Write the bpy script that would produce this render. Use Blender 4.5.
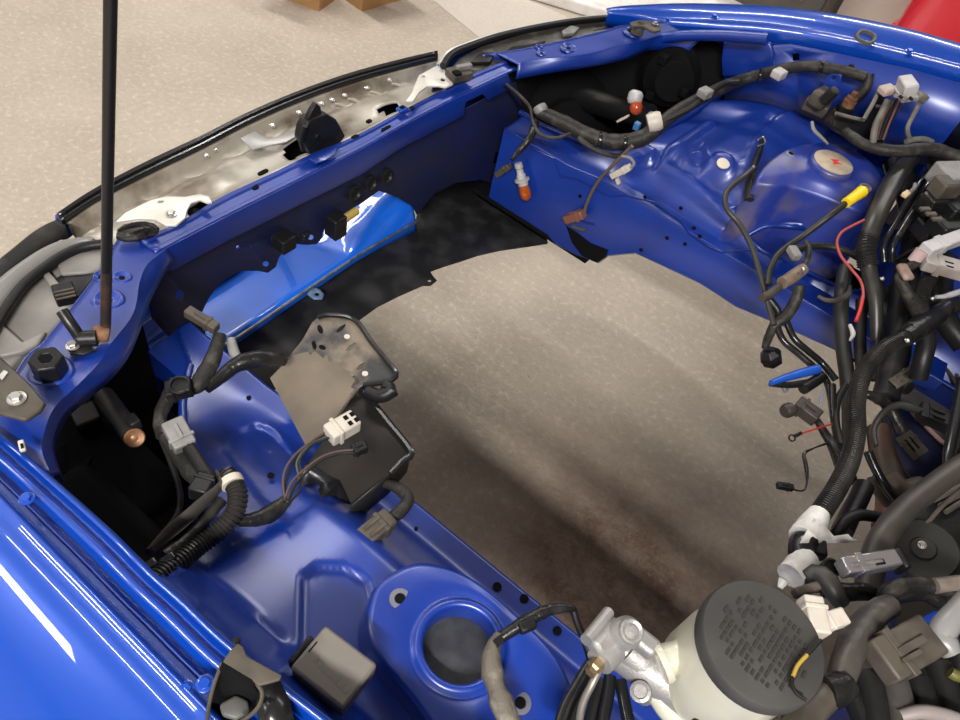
import bpy, bmesh, math, random
import numpy as np
from mathutils import Vector, Matrix, Euler
from mathutils.geometry import delaunay_2d_cdt

random.seed(4)
S = bpy.context.scene
COL = S.collection
for _o in list(bpy.data.objects):
    bpy.data.objects.remove(_o)

# ------------------------------------------------------------------ camera
# metres; x = rearwards along the car, y = across the car, z = up, floor at z = 0
CAM = Vector((0.05915, -0.77863, 1.49314))
YAW, PITCH, ROLL, FPX = 2.02458, 0.86622, 0.26844, 722.94
_f = Vector((math.cos(YAW) * math.cos(PITCH), math.sin(YAW) * math.cos(PITCH), -math.sin(PITCH)))
_r0 = Vector((math.sin(YAW), -math.cos(YAW), 0))
_u0 = _r0.cross(_f)
_r = _r0 * math.cos(ROLL) + _u0 * math.sin(ROLL)
_u = -_r0 * math.sin(ROLL) + _u0 * math.cos(ROLL)
cam = bpy.data.cameras.new('camera')
cam.sensor_width = 36.0
cam.lens = 36.0 * FPX / 960.0
cam.clip_start = 0.02
camo = bpy.data.objects.new('camera', cam)
COL.objects.link(camo)
_m = Matrix((_r, _u, -_f)).transposed().to_4x4()
_m.translation = CAM
camo.matrix_world = _m
S.camera = camo

# ------------------------------------------------------------------ world, lights, exposure
w = bpy.data.worlds.new('world')
S.world = w
w.use_nodes = True
w.node_tree.nodes['Background'].inputs[0].default_value = (0.93, 0.95, 1.0, 1)
w.node_tree.nodes['Background'].inputs[1].default_value = 0.3
S.view_settings.view_transform = 'Standard'
S.view_settings.look = 'None'
S.view_settings.gamma = 1.0
S.view_settings.use_curve_mapping = False
S.view_settings.exposure = 0.12

ROOM_H = 3.2
LAMPS = [  # ceiling tubes: centre x, y, length, width, along ('x' or 'y'), watts
    (0.85, -2.30, 1.5, 0.14, 'x', 215),
    (-3.45, -2.62, 1.45, 0.26, 'x', 40),
    (-2.35, -0.80, 1.5, 0.06, 'x', 12),
    (-2.3, 1.5, 1.8, 0.14, 'x', 50),
    (-0.4, 3.3, 2.4, 0.12, 'x', 58),  # unseen tube, turned up to brighten the floor under the far wing
    (-4.7, 0.55, 2.6, 0.34, 'y', 55),  # unseen tube, added for the glare and light on the duct floor
]
for lx, ly, ll, lw, ax, pw in LAMPS:
    a = bpy.data.lights.new('tube_light', 'AREA')
    a.shape = 'RECTANGLE'
    a.size, a.size_y = (ll, lw) if ax == 'x' else (lw, ll)
    a.energy = pw
    a.color = (1.0, 0.975, 0.94)
    lo = bpy.data.objects.new('tube_light', a)
    lo.location = (lx, ly, ROOM_H - 0.13)
    COL.objects.link(lo)

# ------------------------------------------------------------------ picture -> place
def ray(a, b):
    return _f + _r * ((a - 480) / FPX) - _u * ((b - 360) / FPX)

def U(a, b, z=None, x=None, y=None, d=None):
    """the point where the line of sight through (a, b) meets height z (or the upright plane x / y, or depth d)"""
    q = ray(a, b)
    if d is not None:
        return CAM + q * d
    if z is not None:
        return CAM + q * ((z - CAM.z) / q.z)
    if x is not None:
        return CAM + q * ((x - CAM.x) / q.x)
    return CAM + q * ((y - CAM.y) / q.y)

def PX(P):
    e = Vector(P) - CAM
    zz = e.dot(_f)
    return 480 + FPX * e.dot(_r) / zz, 360 - FPX * e.dot(_u) / zz

def L(pts, z=None, x=None, y=None, d=None):
    out = []
    for p in pts:
        if len(p) == 3:
            out.append(U(p[0], p[1], z=p[2]))
        else:
            out.append(U(p[0], p[1], z=z, x=x, y=y, d=d))
    return out

def mir(pts):
    return [Vector((p[0], -p[1], p[2])) for p in pts]

def spline(pts, n, closed=False):
    """n points at even arc length on a Catmull-Rom curve through pts"""
    P = [Vector(p) for p in pts]
    if len(P) == 2:
        return [P[0].lerp(P[1], i / (n - 1)) for i in range(n)]
    if closed:
        E_ = [P[-1]] + P + [P[0], P[1]]
    else:
        E_ = [P[0] * 2 - P[1]] + P + [P[-1] * 2 - P[-2]]
    dense = []
    for i in range(1, len(E_) - 2):
        a, b, c, d = E_[i - 1], E_[i], E_[i + 1], E_[i + 2]
        for k in range(16):
            t = k / 16
            dense.append(0.5 * ((2 * b) + (c - a) * t + (2 * a - 5 * b + 4 * c - d) * t * t + (3 * b - a - 3 * c + d) * t ** 3))
    dense.append(P[0] if closed else P[-1])
    acc = [0.0]
    for i in range(1, len(dense)):
        acc.append(acc[-1] + (dense[i] - dense[i - 1]).length)
    T = acc[-1]
    out, j = [], 0
    m = n if closed else n - 1
    for k in range(n):
        s = T * k / m
        while j < len(acc) - 2 and acc[j + 1] < s:
            j += 1
        h = acc[j + 1] - acc[j]
        out.append(dense[j].lerp(dense[j + 1], (s - acc[j]) / h if h > 1e-9 else 0))
    return out

def poly_len(P):
    return sum((P[i + 1] - P[i]).length for i in range(len(P) - 1))

# ------------------------------------------------------------------ materials
MATS = {}

def mat(name, col, rough=0.5, metal=0.0, coat=0.0, coat_r=0.05, spec=0.5, col2=None, nscale=20, nlo=0.4, nhi=0.65,
        bump=0.0, bscale=200, trans=0.0, emit=None, col3=None, n3=60, lo3=0.55, hi3=0.7, rough2=None, alpha=1.0, sheen=0.0):
    if name in MATS:
        return MATS[name]
    m = bpy.data.materials.new(name)
    m.use_nodes = True
    nt = m.node_tree
    b = nt.nodes['Principled BSDF']
    b.inputs['Base Color'].default_value = (*col, 1)
    b.inputs['Roughness'].default_value = rough
    b.inputs['Metallic'].default_value = metal
    b.inputs['Coat Weight'].default_value = coat
    b.inputs['Coat Roughness'].default_value = coat_r
    b.inputs['Specular IOR Level'].default_value = spec
    b.inputs['Transmission Weight'].default_value = trans
    if emit:
        b.inputs['Emission Color'].default_value = (*emit[0], 1)
        b.inputs['Emission Strength'].default_value = emit[1]
    tc = nt.nodes.new('ShaderNodeTexCoord')
    src = tc.outputs['Object']

    def noise(scale, detail=5):
        n = nt.nodes.new('ShaderNodeTexNoise')
        n.inputs['Scale'].default_value = scale
        n.inputs['Detail'].default_value = detail
        nt.links.new(src, n.inputs['Vector'])
        return n

    def ramp(n, lo, hi):
        r = nt.nodes.new('ShaderNodeMapRange')
        r.inputs['From Min'].default_value = lo
        r.inputs['From Max'].default_value = hi
        nt.links.new(n.outputs['Fac'], r.inputs['Value'])
        return r
    last = None
    for c, sc, lo, hi in ((col2, nscale, nlo, nhi), (col3, n3, lo3, hi3)):
        if c is None:
            continue
        r = ramp(noise(sc), lo, hi)
        mx = nt.nodes.new('ShaderNodeMix')
        mx.data_type = 'RGBA'
        if last is None:
            mx.inputs['A'].default_value = (*col, 1)
        else:
            nt.links.new(last, mx.inputs['A'])
        mx.inputs['B'].default_value = (*c, 1)
        nt.links.new(r.outputs['Result'], mx.inputs['Factor'])
        last = mx.outputs['Result']
        if rough2 is not None and c is col2:
            rr = nt.nodes.new('ShaderNodeMapRange')
            rr.inputs['To Min'].default_value = rough
            rr.inputs['To Max'].default_value = rough2
            nt.links.new(r.outputs['Result'], rr.inputs['Value'])
            nt.links.new(rr.outputs['Result'], b.inputs['Roughness'])
    if last is not None:
        nt.links.new(last, b.inputs['Base Color'])
    if bump:
        n = noise(bscale, 3)
        bp = nt.nodes.new('ShaderNodeBump')
        bp.inputs['Strength'].default_value = bump
        bp.inputs['Distance'].default_value = 0.002
        nt.links.new(n.outputs['Fac'], bp.inputs['Height'])
        nt.links.new(bp.outputs['Normal'], b.inputs['Normal'])
    MATS[name] = m
    return m

BAY = mat('blue_bay_paint', (0.003, 0.030, 0.255), 0.36, 0.1, coat=0.55, coat_r=0.26, col2=(0.003, 0.023, 0.20), nscale=9)
FEN = mat('blue_gloss_paint', (0.001, 0.052, 0.38), 0.3, 0.2, coat=1.0, coat_r=0.02)
DUSTY = mat('blue_paint_dusty', (0.016, 0.035, 0.25), 0.42, 0.1, coat=0.3, coat_r=0.3, col2=(0.10, 0.09, 0.16), nscale=16, nlo=0.5, nhi=0.72)
BLK = mat('black_plastic', (0.008, 0.008, 0.0085), 0.42, bump=0.15, bscale=300, spec=0.3)
BLKG = mat('black_gloss_plastic', (0.010, 0.010, 0.011), 0.22)
BLKD = mat('black_dirty_plastic', (0.008, 0.008, 0.0085), 0.48, col2=(0.035, 0.030, 0.025), nscale=22, nlo=0.5, nhi=0.75, spec=0.3)
RUB = mat('black_rubber', (0.010, 0.010, 0.010), 0.48, col2=(0.026, 0.023, 0.02), nscale=40, nlo=0.5, nhi=0.8, spec=0.3)
LOOM = mat('corrugated_loom', (0.012, 0.0115, 0.011), 0.28, col2=(0.022, 0.02, 0.019), nscale=30, spec=0.3)
TAPE = mat('cloth_tape', (0.018, 0.017, 0.0155), 0.5, col2=(0.07, 0.06, 0.048), nscale=45, nlo=0.5, nhi=0.75, bump=0.6, bscale=260, spec=0.3)
TAPEG = mat('shiny_tape', (0.010, 0.010, 0.010), 0.28, col2=(0.04, 0.034, 0.028), nscale=35, nlo=0.5, nhi=0.8, bump=0.6, bscale=180, spec=0.3)
GRYB = mat('grey_brown_plastic', (0.075, 0.063, 0.05), 0.48, col2=(0.035, 0.03, 0.026), nscale=30, nlo=0.45, nhi=0.7, spec=0.3)
GRY = mat('grey_plastic', (0.22, 0.215, 0.21), 0.45, col2=(0.15, 0.14, 0.13), nscale=30)
LGRY = mat('light_grey_plastic', (0.42, 0.41, 0.41), 0.4, col2=(0.28, 0.25, 0.24), nscale=25, nlo=0.45, nhi=0.75)
WHT = mat('white_plastic', (0.48, 0.44, 0.38), 0.45, col2=(0.32, 0.26, 0.20), nscale=45, nlo=0.5, nhi=0.8)
PAPER = mat('white_masking_tape', (0.80, 0.79, 0.76), 0.7, col2=(0.62, 0.60, 0.56), nscale=60, bump=0.5, bscale=120)
STEEL = mat('zinc_steel', (0.55, 0.54, 0.52), 0.35, 0.9, col2=(0.30, 0.28, 0.26), nscale=60)
RUST = mat('rusty_steel', (0.14, 0.06, 0.03), 0.7, 0.3, col2=(0.28, 0.15, 0.08), nscale=60)
ALU = mat('cast_aluminium', (0.33, 0.32, 0.31), 0.48, 0.5, col2=(0.29, 0.28, 0.265), nscale=30, bump=0.25, bscale=420)
SILV = mat('dirty_silver', (0.36, 0.325, 0.27), 0.38, 0.3, col2=(0.12, 0.093, 0.065), nscale=14, nlo=0.44, nhi=0.66, col3=(0.46, 0.43, 0.38), n3=5, lo3=0.5, hi3=0.65)
WBRK = mat('off_white_bracket', (0.60, 0.575, 0.53), 0.35, 0.1, col2=(0.5, 0.45, 0.38), nscale=28, nlo=0.5, nhi=0.8)
DIRT = mat('dusty_plate', (0.155, 0.125, 0.09), 0.65, col2=(0.09, 0.075, 0.058), nscale=14, nlo=0.4, nhi=0.7)
DIRTK = mat('dusty_black_plate', (0.02, 0.02, 0.022), 0.4, col2=(0.15, 0.12, 0.088), nscale=18, nlo=0.42, nhi=0.56)
CARD = mat('cardboard', (0.40, 0.22, 0.085), 0.8, col2=(0.33, 0.175, 0.065), nscale=8)
ORANGE = mat('amber_glass', (0.50, 0.10, 0.008), 0.12, coat=0.6, trans=0.35)
YEL = mat('yellow_sleeve', (0.85, 0.58, 0.01), 0.4)
RED = mat('red_wire', (0.42, 0.02, 0.015), 0.4)
PINK = mat('pink_wire', (0.07, 0.04, 0.036), 0.45)
TAN = mat('tan_disc', (0.42, 0.34, 0.25), 0.7, col2=(0.30, 0.25, 0.19), nscale=40)
REDM = mat('red_mark', (0.62, 0.04, 0.03), 0.5)
VOID = mat('black_cavity', (0.003, 0.003, 0.0035), 0.85, spec=0.12)  # near-black used to paint the dark inside holes and openings
MILK = mat('milky_reservoir', (0.47, 0.455, 0.375), 0.32, col2=(0.42, 0.395, 0.29), nscale=14, nlo=0.4, nhi=0.7, coat=0.3)
BRASS = mat('brass_fitting', (0.35, 0.25, 0.14), 0.4, 0.8)

# ------------------------------------------------------------------ object building
WLOC = {}

def tag(o, label=None, cat=None, group=None, kind=None):
    if label: o['label'] = label
    if cat: o['category'] = cat
    if group: o['group'] = group
    if kind: o['kind'] = kind
    return o

def thing(name, label, cat, loc=(0, 0, 0), group=None):
    o = bpy.data.objects.new(name, None)
    o.empty_display_size = 0.05
    COL.objects.link(o)
    o.location = loc
    WLOC[o.name] = Vector(loc)
    return tag(o, label, cat, group)

def link(name, me, parent=None, origin=None):
    """me holds world coordinates; the object's origin is moved to the middle of its foot"""
    if origin is None:
        n = len(me.vertices)
        co = np.empty(n * 3, dtype=np.float64)
        me.vertices.foreach_get('co', co)
        co = co.reshape(-1, 3)
        lo, hi = co.min(0), co.max(0)
        c = Vector(((lo[0] + hi[0]) / 2, (lo[1] + hi[1]) / 2, lo[2]))
        me.transform(Matrix.Translation(-c))
    else:
        c = Vector(origin)
    o = bpy.data.objects.new(name, me)
    COL.objects.link(o)
    WLOC[o.name] = c
    if parent is not None:
        o.parent = parent
        o.location = c - WLOC[parent.name]
    else:
        o.location = c
    return o

class MB:
    """collects vertices and faces of one mesh (world coordinates)"""
    def __init__(s):
        s.v, s.f = [], []

    def add(s, v, f):
        k = len(s.v)
        s.v += [Vector(p) for p in v]
        s.f += [[i + k for i in q] for q in f]
        return s

    def grid(s, rows, closed_u=False, closed_v=False):
        n, m = len(rows), len(rows[0])
        f = []
        for i in range(n if closed_v else n - 1):
            for j in range(m if closed_u else m - 1):
                a, b = i, (i + 1) % n
                c, d = j, (j + 1) % m
                f.append([a * m + c, a * m + d, b * m + d, b * m + c])
        return s.add([p for r in rows for p in r], f)

    def panel(s, outline, holes=(), inner=(), pts3=None):
        """outline: (u, v, point) triples traced in the picture, holes likewise: triangulated sheet"""
        loops = [outline] + list(holes)
        v2, v3, ed = [], [], []
        for lp in loops:
            k = len(v2)
            n = len(lp)
            for (a, b, P) in lp:
                v2.append(Vector((a, b)))
                v3.append(P)
            ed += [(k + i, k + (i + 1) % n) for i in range(n)]
        for (a, b, P) in inner:
            v2.append(Vector((a, b)))
            v3.append(P)
        ov, oe, of, iv, ie, if_ = delaunay_2d_cdt(v2, ed, [], 1, 1e-4)
        vv = []
        for i, p in enumerate(ov):
            vv.append(v3[iv[i][0]] if iv[i] else v3[0])

        def inside(c, lp):
            k = False
            n = len(lp)
            for i in range(n):
                x1, y1 = lp[i][0], lp[i][1]
                x2, y2 = lp[i - 1][0], lp[i - 1][1]
                if (y1 > c.y) != (y2 > c.y) and c.x < (x2 - x1) * (c.y - y1) / (y2 - y1) + x1:
                    k = not k
            return k
        ff = []
        for q in of:
            c = sum((ov[i] for i in q), Vector((0, 0))) / len(q)
            if any(inside(c, h) for h in holes) or not inside(c, outline):
                continue
            ff.append(list(q))
        return s.add(vv, ff)

    def box(s, c, ax, size, taper=1.0):
        """box with middle c, axes ax (3 unit vectors), full sizes; taper shrinks the +third-axis end"""
        c = Vector(c)
        X, Y, Z = [Vector(a).normalized() for a in ax]
        v = []
        for k in (-1, 1):
            t = taper if k > 0 else 1.0
            for i, j in ((-1, -1), (1, -1), (1, 1), (-1, 1)):
                v.append(c + X * (i * size[0] / 2 * t) + Y * (j * size[1] / 2 * t) + Z * (k * size[2] / 2))
        return s.add(v, [[3, 2, 1, 0], [4, 5, 6, 7], [0, 1, 5, 4], [1, 2, 6, 5], [2, 3, 7, 6], [3, 0, 4, 7]])

    def tube(s, pts, r, n=12, seg=None, smooth=True, pitch=0, depth=0.15, wob=0.0, flat=1.0):
        """sweep; r is a radius or a list of radii along pts; pitch > 0 makes corrugations"""
        pts = [Vector(p) for p in pts]
        Ln = poly_len(pts)
        if seg is None:
            rr = max(r) if isinstance(r, (list, tuple)) else r
            seg = max(3, min(400, int(Ln / max(rr * 0.7, 0.002))))
        if pitch:
            seg = max(seg, int(Ln / pitch * 4))
        P = spline(pts, seg + 1) if smooth else pts
        seg = len(P) - 1
        T = []
        for i in range(len(P)):
            a = P[max(i - 1, 0)]
            b = P[min(i + 1, seg)]
            t = b - a
            T.append(t.normalized() if t.length > 1e-9 else Vector((0, 0, 1)))
        up = Vector((0, 0, 1)) if abs(T[0].z) < 0.9 else Vector((1, 0, 0))
        N = (up - T[0] * up.dot(T[0])).normalized()
        rows = []
        rng = random.Random(int(abs(P[0].x * 9173 + P[0].y * 7919) * 1000))
        acc = 0
        for i, p in enumerate(P):
            N = (N - T[i] * N.dot(T[i])).normalized()
            B = T[i].cross(N)
            t = i / seg
            if isinstance(r, (list, tuple)):
                q = t * (len(r) - 1)
                k = min(int(q), len(r) - 2)
                rad = r[k] + (r[k + 1] - r[k]) * (q - k)
            else:
                rad = r
            if pitch:
                rad *= (1, 1, 1 - depth, 1 - depth)[i % 4]
            if wob:
                rad *= 1 + rng.uniform(-wob, wob)
            rows.append([p + N * (math.cos(2 * math.pi * j / n) * rad) + B * (math.sin(2 * math.pi * j / n) * rad * flat) for j in range(n)])
        k = len(s.v)
        s.grid(rows, closed_u=True)
        s.f.append([k + j for j in range(n)][::-1])
        s.f.append([k + seg * n + j for j in range(n)])
        return s

    def lathe(s, prof, o, axis, n=24, closed=False):
        """prof: (radius, height) pairs about axis through o; ends are capped when the radius is above 0"""
        o = Vector(o)
        A = Vector(axis).normalized()
        e = Vector((1, 0, 0)) if abs(A.x) < 0.8 else Vector((0, 1, 0))
        X = (e - A * e.dot(A)).normalized()
        Y = A.cross(X)
        rows = [[o + A * h + (X * math.cos(2 * math.pi * j / n) + Y * math.sin(2 * math.pi * j / n)) * r for j in range(n)] for r, h in prof]
        k = len(s.v)
        s.grid(rows, closed_u=True, closed_v=closed)
        if not closed:
            if prof[0][0] > 1e-6: s.f.append([k + j for j in range(n)][::-1])
            if prof[-1][0] > 1e-6: s.f.append([k + (len(prof) - 1) * n + j for j in range(n)])
        return s

    def mirror(s):
        s.v = [Vector((p.x, -p.y, p.z)) for p in s.v]
        s.f = [q[::-1] for q in s.f]
        return s

    def mesh(s, name, m, smooth=40, face_cam=False):
        me = bpy.data.meshes.new(name)
        me.from_pydata([tuple(p) for p in s.v], [], s.f)
        bm = bmesh.new()
        bm.from_mesh(me)
        bmesh.ops.remove_doubles(bm, verts=bm.verts, dist=1e-6)
        bmesh.ops.recalc_face_normals(bm, faces=bm.faces)
        if face_cam:  # open sheet: outward side is the one seen by a person leaning over the bay
            k = sum(f.normal.dot(CAM - f.calc_center_median()) * f.calc_area() for f in bm.faces)
            if k < 0:
                bmesh.ops.reverse_faces(bm, faces=bm.faces)
        bm.to_mesh(me)
        bm.free()
        if m: me.materials.append(m)
        if smooth:
            for p in me.polygons: p.use_smooth = True
            me.set_sharp_from_angle(angle=math.radians(smooth))
        return me

    def build(s, name, m, parent=None, smooth=40, solid=0.0, bevel=0.0, seg=2, sub=0, sheet=False):
        o = link(name, s.mesh(name, m, smooth, face_cam=sheet or solid > 0), parent)
        if sub:
            q = o.modifiers.new('sub', 'SUBSURF'); q.levels = q.render_levels = sub
        if solid:
            q = o.modifiers.new('thick', 'SOLIDIFY'); q.thickness = solid; q.offset = -1
        if bevel:
            q = o.modifiers.new('bevel', 'BEVEL'); q.width = bevel; q.segments = seg; q.limit_method = 'ANGLE'; q.angle_limit = math.radians(35)
        return o

def TR(pts, z=None, x=None, y=None, d=None, f=None):
    """picture points -> (u, v, point) triples for MB.panel"""
    if f is not None:
        return [(p[0], p[1], f(p[0], p[1])) for p in pts]
    return [(p[0], p[1], q) for p, q in zip(pts, L(pts, z, x, y, d))]

def ell(u, v, a, b=None, n=12, ang=0):
    b = a if b is None else b
    c, s_ = math.cos(ang), math.sin(ang)
    return [(u + a * math.cos(t) * c - b * math.sin(t) * s_, v + a * math.cos(t) * s_ + b * math.sin(t) * c) for t in (2 * math.pi * i / n for i in range(n))]

def frame(A, B, up=(0, 0, 1)):
    """unit axes: along A->B, sideways, up"""
    X = (Vector(B) - Vector(A)).normalized()
    Z = Vector(up)
    Z = (Z - X * Z.dot(X)).normalized()
    return X, Z.cross(X), Z

_BOLT = None
def bolt(P, n, r, parent, m=None, name='bolt'):
    """hex bolt with washer; the mesh is shared, scaled by r"""
    global _BOLT
    if _BOLT is None:
        b = MB()
        b.lathe([(1.5, 0), (1.5, 0.25), (1.35, 0.32)], (0, 0, 0), (0, 0, 1), 16)
        b.lathe([(1.0, 0.3), (1.0, 0.95), (0.85, 1.1)], (0, 0, 0), (0, 0, 1), 6)
        _BOLT = {}
        _BOLT['mb'] = b
    m = m or STEEL
    if m.name not in _BOLT:
        _BOLT[m.name] = _BOLT['mb'].mesh('bolt', m, 30)
    o = bpy.data.objects.new(name, _BOLT[m.name])
    COL.objects.link(o)
    o.parent = parent
    o.location = Vector(P) - WLOC[parent.name]
    o.rotation_euler = Vector(n).to_track_quat('Z', 'Y').to_euler()
    o.scale = (r, r, r)
    WLOC[o.name] = Vector(P)
    return o
# ================================================================== the room
def concrete(name, c1, c2, c3, stain_shade=False):
    m = bpy.data.materials.new(name)
    m.use_nodes = True
    nt = m.node_tree
    b = nt.nodes['Principled BSDF']
    tc = nt.nodes.new('ShaderNodeTexCoord')

    def noise(sc, det, rough=0.6, stretch=None):
        n = nt.nodes.new('ShaderNodeTexNoise')
        n.inputs['Scale'].default_value = sc
        n.inputs['Detail'].default_value = det
        n.inputs['Roughness'].default_value = rough
        if stretch:
            mp = nt.nodes.new('ShaderNodeMapping')
            mp.inputs['Scale'].default_value = stretch
            mp.inputs['Rotation'].default_value = (0, 0, 0.75)
            nt.links.new(tc.outputs['Object'], mp.inputs['Vector'])
            nt.links.new(mp.outputs['Vector'], n.inputs['Vector'])
        else:
            nt.links.new(tc.outputs['Object'], n.inputs['Vector'])
        return n.outputs['Fac']

    def rng(v, lo, hi, a=0.0, c=1.0):
        r = nt.nodes.new('ShaderNodeMapRange')
        r.inputs['From Min'].default_value = lo
        r.inputs['From Max'].default_value = hi
        r.inputs['To Min'].default_value = a
        r.inputs['To Max'].default_value = c
        nt.links.new(v, r.inputs['Value'])
        return r.outputs['Result']

    def mix(f, a, c):
        mx = nt.nodes.new('ShaderNodeMix')
        mx.data_type = 'RGBA'
        nt.links.new(f, mx.inputs['Factor'])
        if isinstance(a, tuple): mx.inputs['A'].default_value = (*a, 1)
        else: nt.links.new(a, mx.inputs['A'])
        if isinstance(c, tuple): mx.inputs['B'].default_value = (*c, 1)
        else: nt.links.new(c, mx.inputs['B'])
        return mx.outputs['Result']

    def mul(a, c):
        q = nt.nodes.new('ShaderNodeMath')
        q.operation = 'MULTIPLY'
        nt.links.new(a, q.inputs[0])
        nt.links.new(c, q.inputs[1])
        return q.outputs[0]
    k = mix(rng(noise(1.6, 6), 0.35, 0.68), c1, c2)
    k = mix(rng(noise(55, 9, 0.85), 0.53, 0.60, 0, 0.8), k, c3)
    k = mix(rng(noise(28, 8, 0.8, (1, 5, 1)), 0.54, 0.68, 0, 0.5), k, c3)
    k = mix(rng(noise(110, 6, 0.85), 0.57, 0.62, 0, 0.85), k, tuple(0.55 * q for q in c2))
    if stain_shade:  # old oil patch, enlarged so it also paints shade on the bay floor
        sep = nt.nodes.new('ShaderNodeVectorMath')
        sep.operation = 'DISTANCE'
        sep.inputs[1].default_value = STAIN_SHADE
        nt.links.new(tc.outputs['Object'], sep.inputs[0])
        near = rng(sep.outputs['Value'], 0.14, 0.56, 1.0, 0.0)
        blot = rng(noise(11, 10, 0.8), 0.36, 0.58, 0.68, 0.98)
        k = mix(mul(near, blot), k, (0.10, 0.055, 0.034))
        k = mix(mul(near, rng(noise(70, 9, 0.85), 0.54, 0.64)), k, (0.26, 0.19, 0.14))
    nt.links.new(k, b.inputs['Base Color'])
    nt.links.new(rng(noise(5, 5), 0.3, 0.7, 0.55, 0.8), b.inputs['Roughness'])
    bp = nt.nodes.new('ShaderNodeBump')
    bp.inputs['Strength'].default_value = 0.8
    bp.inputs['Distance'].default_value = 0.008
    nt.links.new(noise(48, 8, 0.8), bp.inputs['Height'])
    nt.links.new(bp.outputs['Normal'], b.inputs['Normal'])
    return m

STAIN_SHADE = (0.10, 0.08, 0.0)
X0, X1, Y0, Y1 = -5.2, 4.2, -4.2, 5.8
def slab(name, x0, x1, y0, y1, z0, z1, m):
    b = MB().box(((x0 + x1) / 2, (y0 + y1) / 2, (z0 + z1) / 2), ((1, 0, 0), (0, 1, 0), (0, 0, 1)), (x1 - x0, y1 - y0, z1 - z0))
    me = b.mesh(name, m, 0)
    return tag(link(name, me, None, origin=(0, 0, 0)), kind='structure')
CONC = concrete('floor_concrete', (0.47, 0.405, 0.33), (0.37, 0.315, 0.25), (0.66, 0.59, 0.50), stain_shade=True)
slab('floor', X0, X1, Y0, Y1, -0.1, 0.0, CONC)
WALLM = mat('wall_paint', (0.55, 0.54, 0.52), 0.8, col2=(0.48, 0.47, 0.45), nscale=3)
slab('wall_front', X0 - 0.1, X0, Y0, Y1, 0, ROOM_H, WALLM)
slab('wall_back', X1, X1 + 0.1, Y0, Y1, 0, ROOM_H, WALLM)
slab('wall_near', X0, X1, Y0 - 0.1, Y0, 0, ROOM_H, WALLM)
slab('wall_far', X0, X1, Y1, Y1 + 0.1, 0, ROOM_H, mat('wall_dark', (0.10, 0.095, 0.09), 0.7))
slab('ceiling', X0, X1, Y0, Y1, ROOM_H, ROOM_H + 0.1, mat('ceiling_paint', (0.62, 0.62, 0.62), 0.9))

# lamp bodies above the tube lights
for i, (lx, ly, ll, lw, ax, pw) in enumerate(LAMPS):
    t = thing('ceiling_lamp', 'unseen long white ceiling lamp with a steel reflector', 'lamp', (lx, ly, ROOM_H - 0.12), 'tube lamps on the ceiling')
    s = (ll + 0.1, lw + 0.06) if ax == 'x' else (lw + 0.06, ll + 0.1)
    MB().box((lx, ly, ROOM_H - 0.06), ((1, 0, 0), (0, 1, 0), (0, 0, 1)), (s[0], s[1], 0.118)).build('lamp_body', mat('lamp_white', (0.8, 0.8, 0.8), 0.5), t, 0, bevel=0.008)

# pale painted floor area and step beyond the car
def groundpoly(name, px, h, m):
    top = [U(a, b, z=h) for a, b in px]
    n = len(top)
    b = MB()
    b.add(top + [Vector((p.x, p.y, 0.0005)) for p in top], [list(range(n)), list(range(2 * n - 1, n - 1, -1))] + [[i, (i + 1) % n, n + (i + 1) % n, n + i] for i in range(n)])
    me = b.mesh(name, m, 0)
    return link(name, me)
PALE = concrete('pale_floor_paint', (0.60, 0.54, 0.47), (0.55, 0.49, 0.42), (0.64, 0.59, 0.52))
tag(groundpoly('floor', [(433, 0), (425, -6), (515, -6), (566, 16), (600, 60), (520, 70)], 0.002, PALE), kind='structure')
_k0, _k1 = U(512, -4, z=0), U(640, 36, z=0)
_dir = (_k1 - _k0).normalized()
_nrm = Vector((-_dir.y, _dir.x, 0))
kb = MB().box(_k0 + _dir * 0.6 + _nrm * 0.35 + Vector((0, 0, 0.03)), (_dir, _nrm, (0, 0, 1)), (3.0, 0.66, 0.058))
tag(kb.build('trim_1', mat('white_step', (0.78, 0.76, 0.74), 0.6, col2=(0.66, 0.62, 0.58), nscale=12), None, 0, bevel=0.01), kind='structure')

# ---- things standing beyond the car
def carton(A, B, h, name, label, wd, flaps=1):
    X, Y, Z = frame(A, B)
    ln = (B - A).length
    t = thing(name, label, 'box', ((A + B) / 2) + Y * wd / 2)
    c = (A + B) / 2 + Y * (wd / 2)
    th = 0.006
    for s in (0, 1):
        MB().box(c + Y * ((s - 0.5) * (wd - th)) + Z * h / 2, (X, Y, Z), (ln, th, h)).build('side_panel', CARD, t, 0)
        MB().box(c + X * ((s - 0.5) * (ln - th)) + Z * h / 2, (X, Y, Z), (th, wd - 2 * th, h)).build('end_panel', CARD, t, 0)
        e = 1 if s else -1
        if e > flaps: continue
        MB().box(c + Y * (e * (wd / 2 + 0.06)) + Z * (h - 0.055), (X, (Y * e - Z * 0.75).normalized(), Y * 0 + X.cross((Y * e - Z * 0.75).normalized())), (ln, 0.15, th)).build('flap', CARD, t, 0)
    MB().box(c + Z * 0.004, (X, Y, Z), (ln - 2 * th, wd - 2 * th, th)).build('bottom_panel', CARD, t, 0)
    return t
carton(U(281, -3, z=0), U(319, 11.5, z=0), 0.24, 'cardboard_box', 'brown cardboard box with a flap folded down, seen edge on', .15, -1)
carton(U(362, 11.5, z=0), U(402, 0, z=0), 0.24, 'cardboard_box', 'brown cardboard box with a pale cut lower edge, beside another box', .16, -1)

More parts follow.
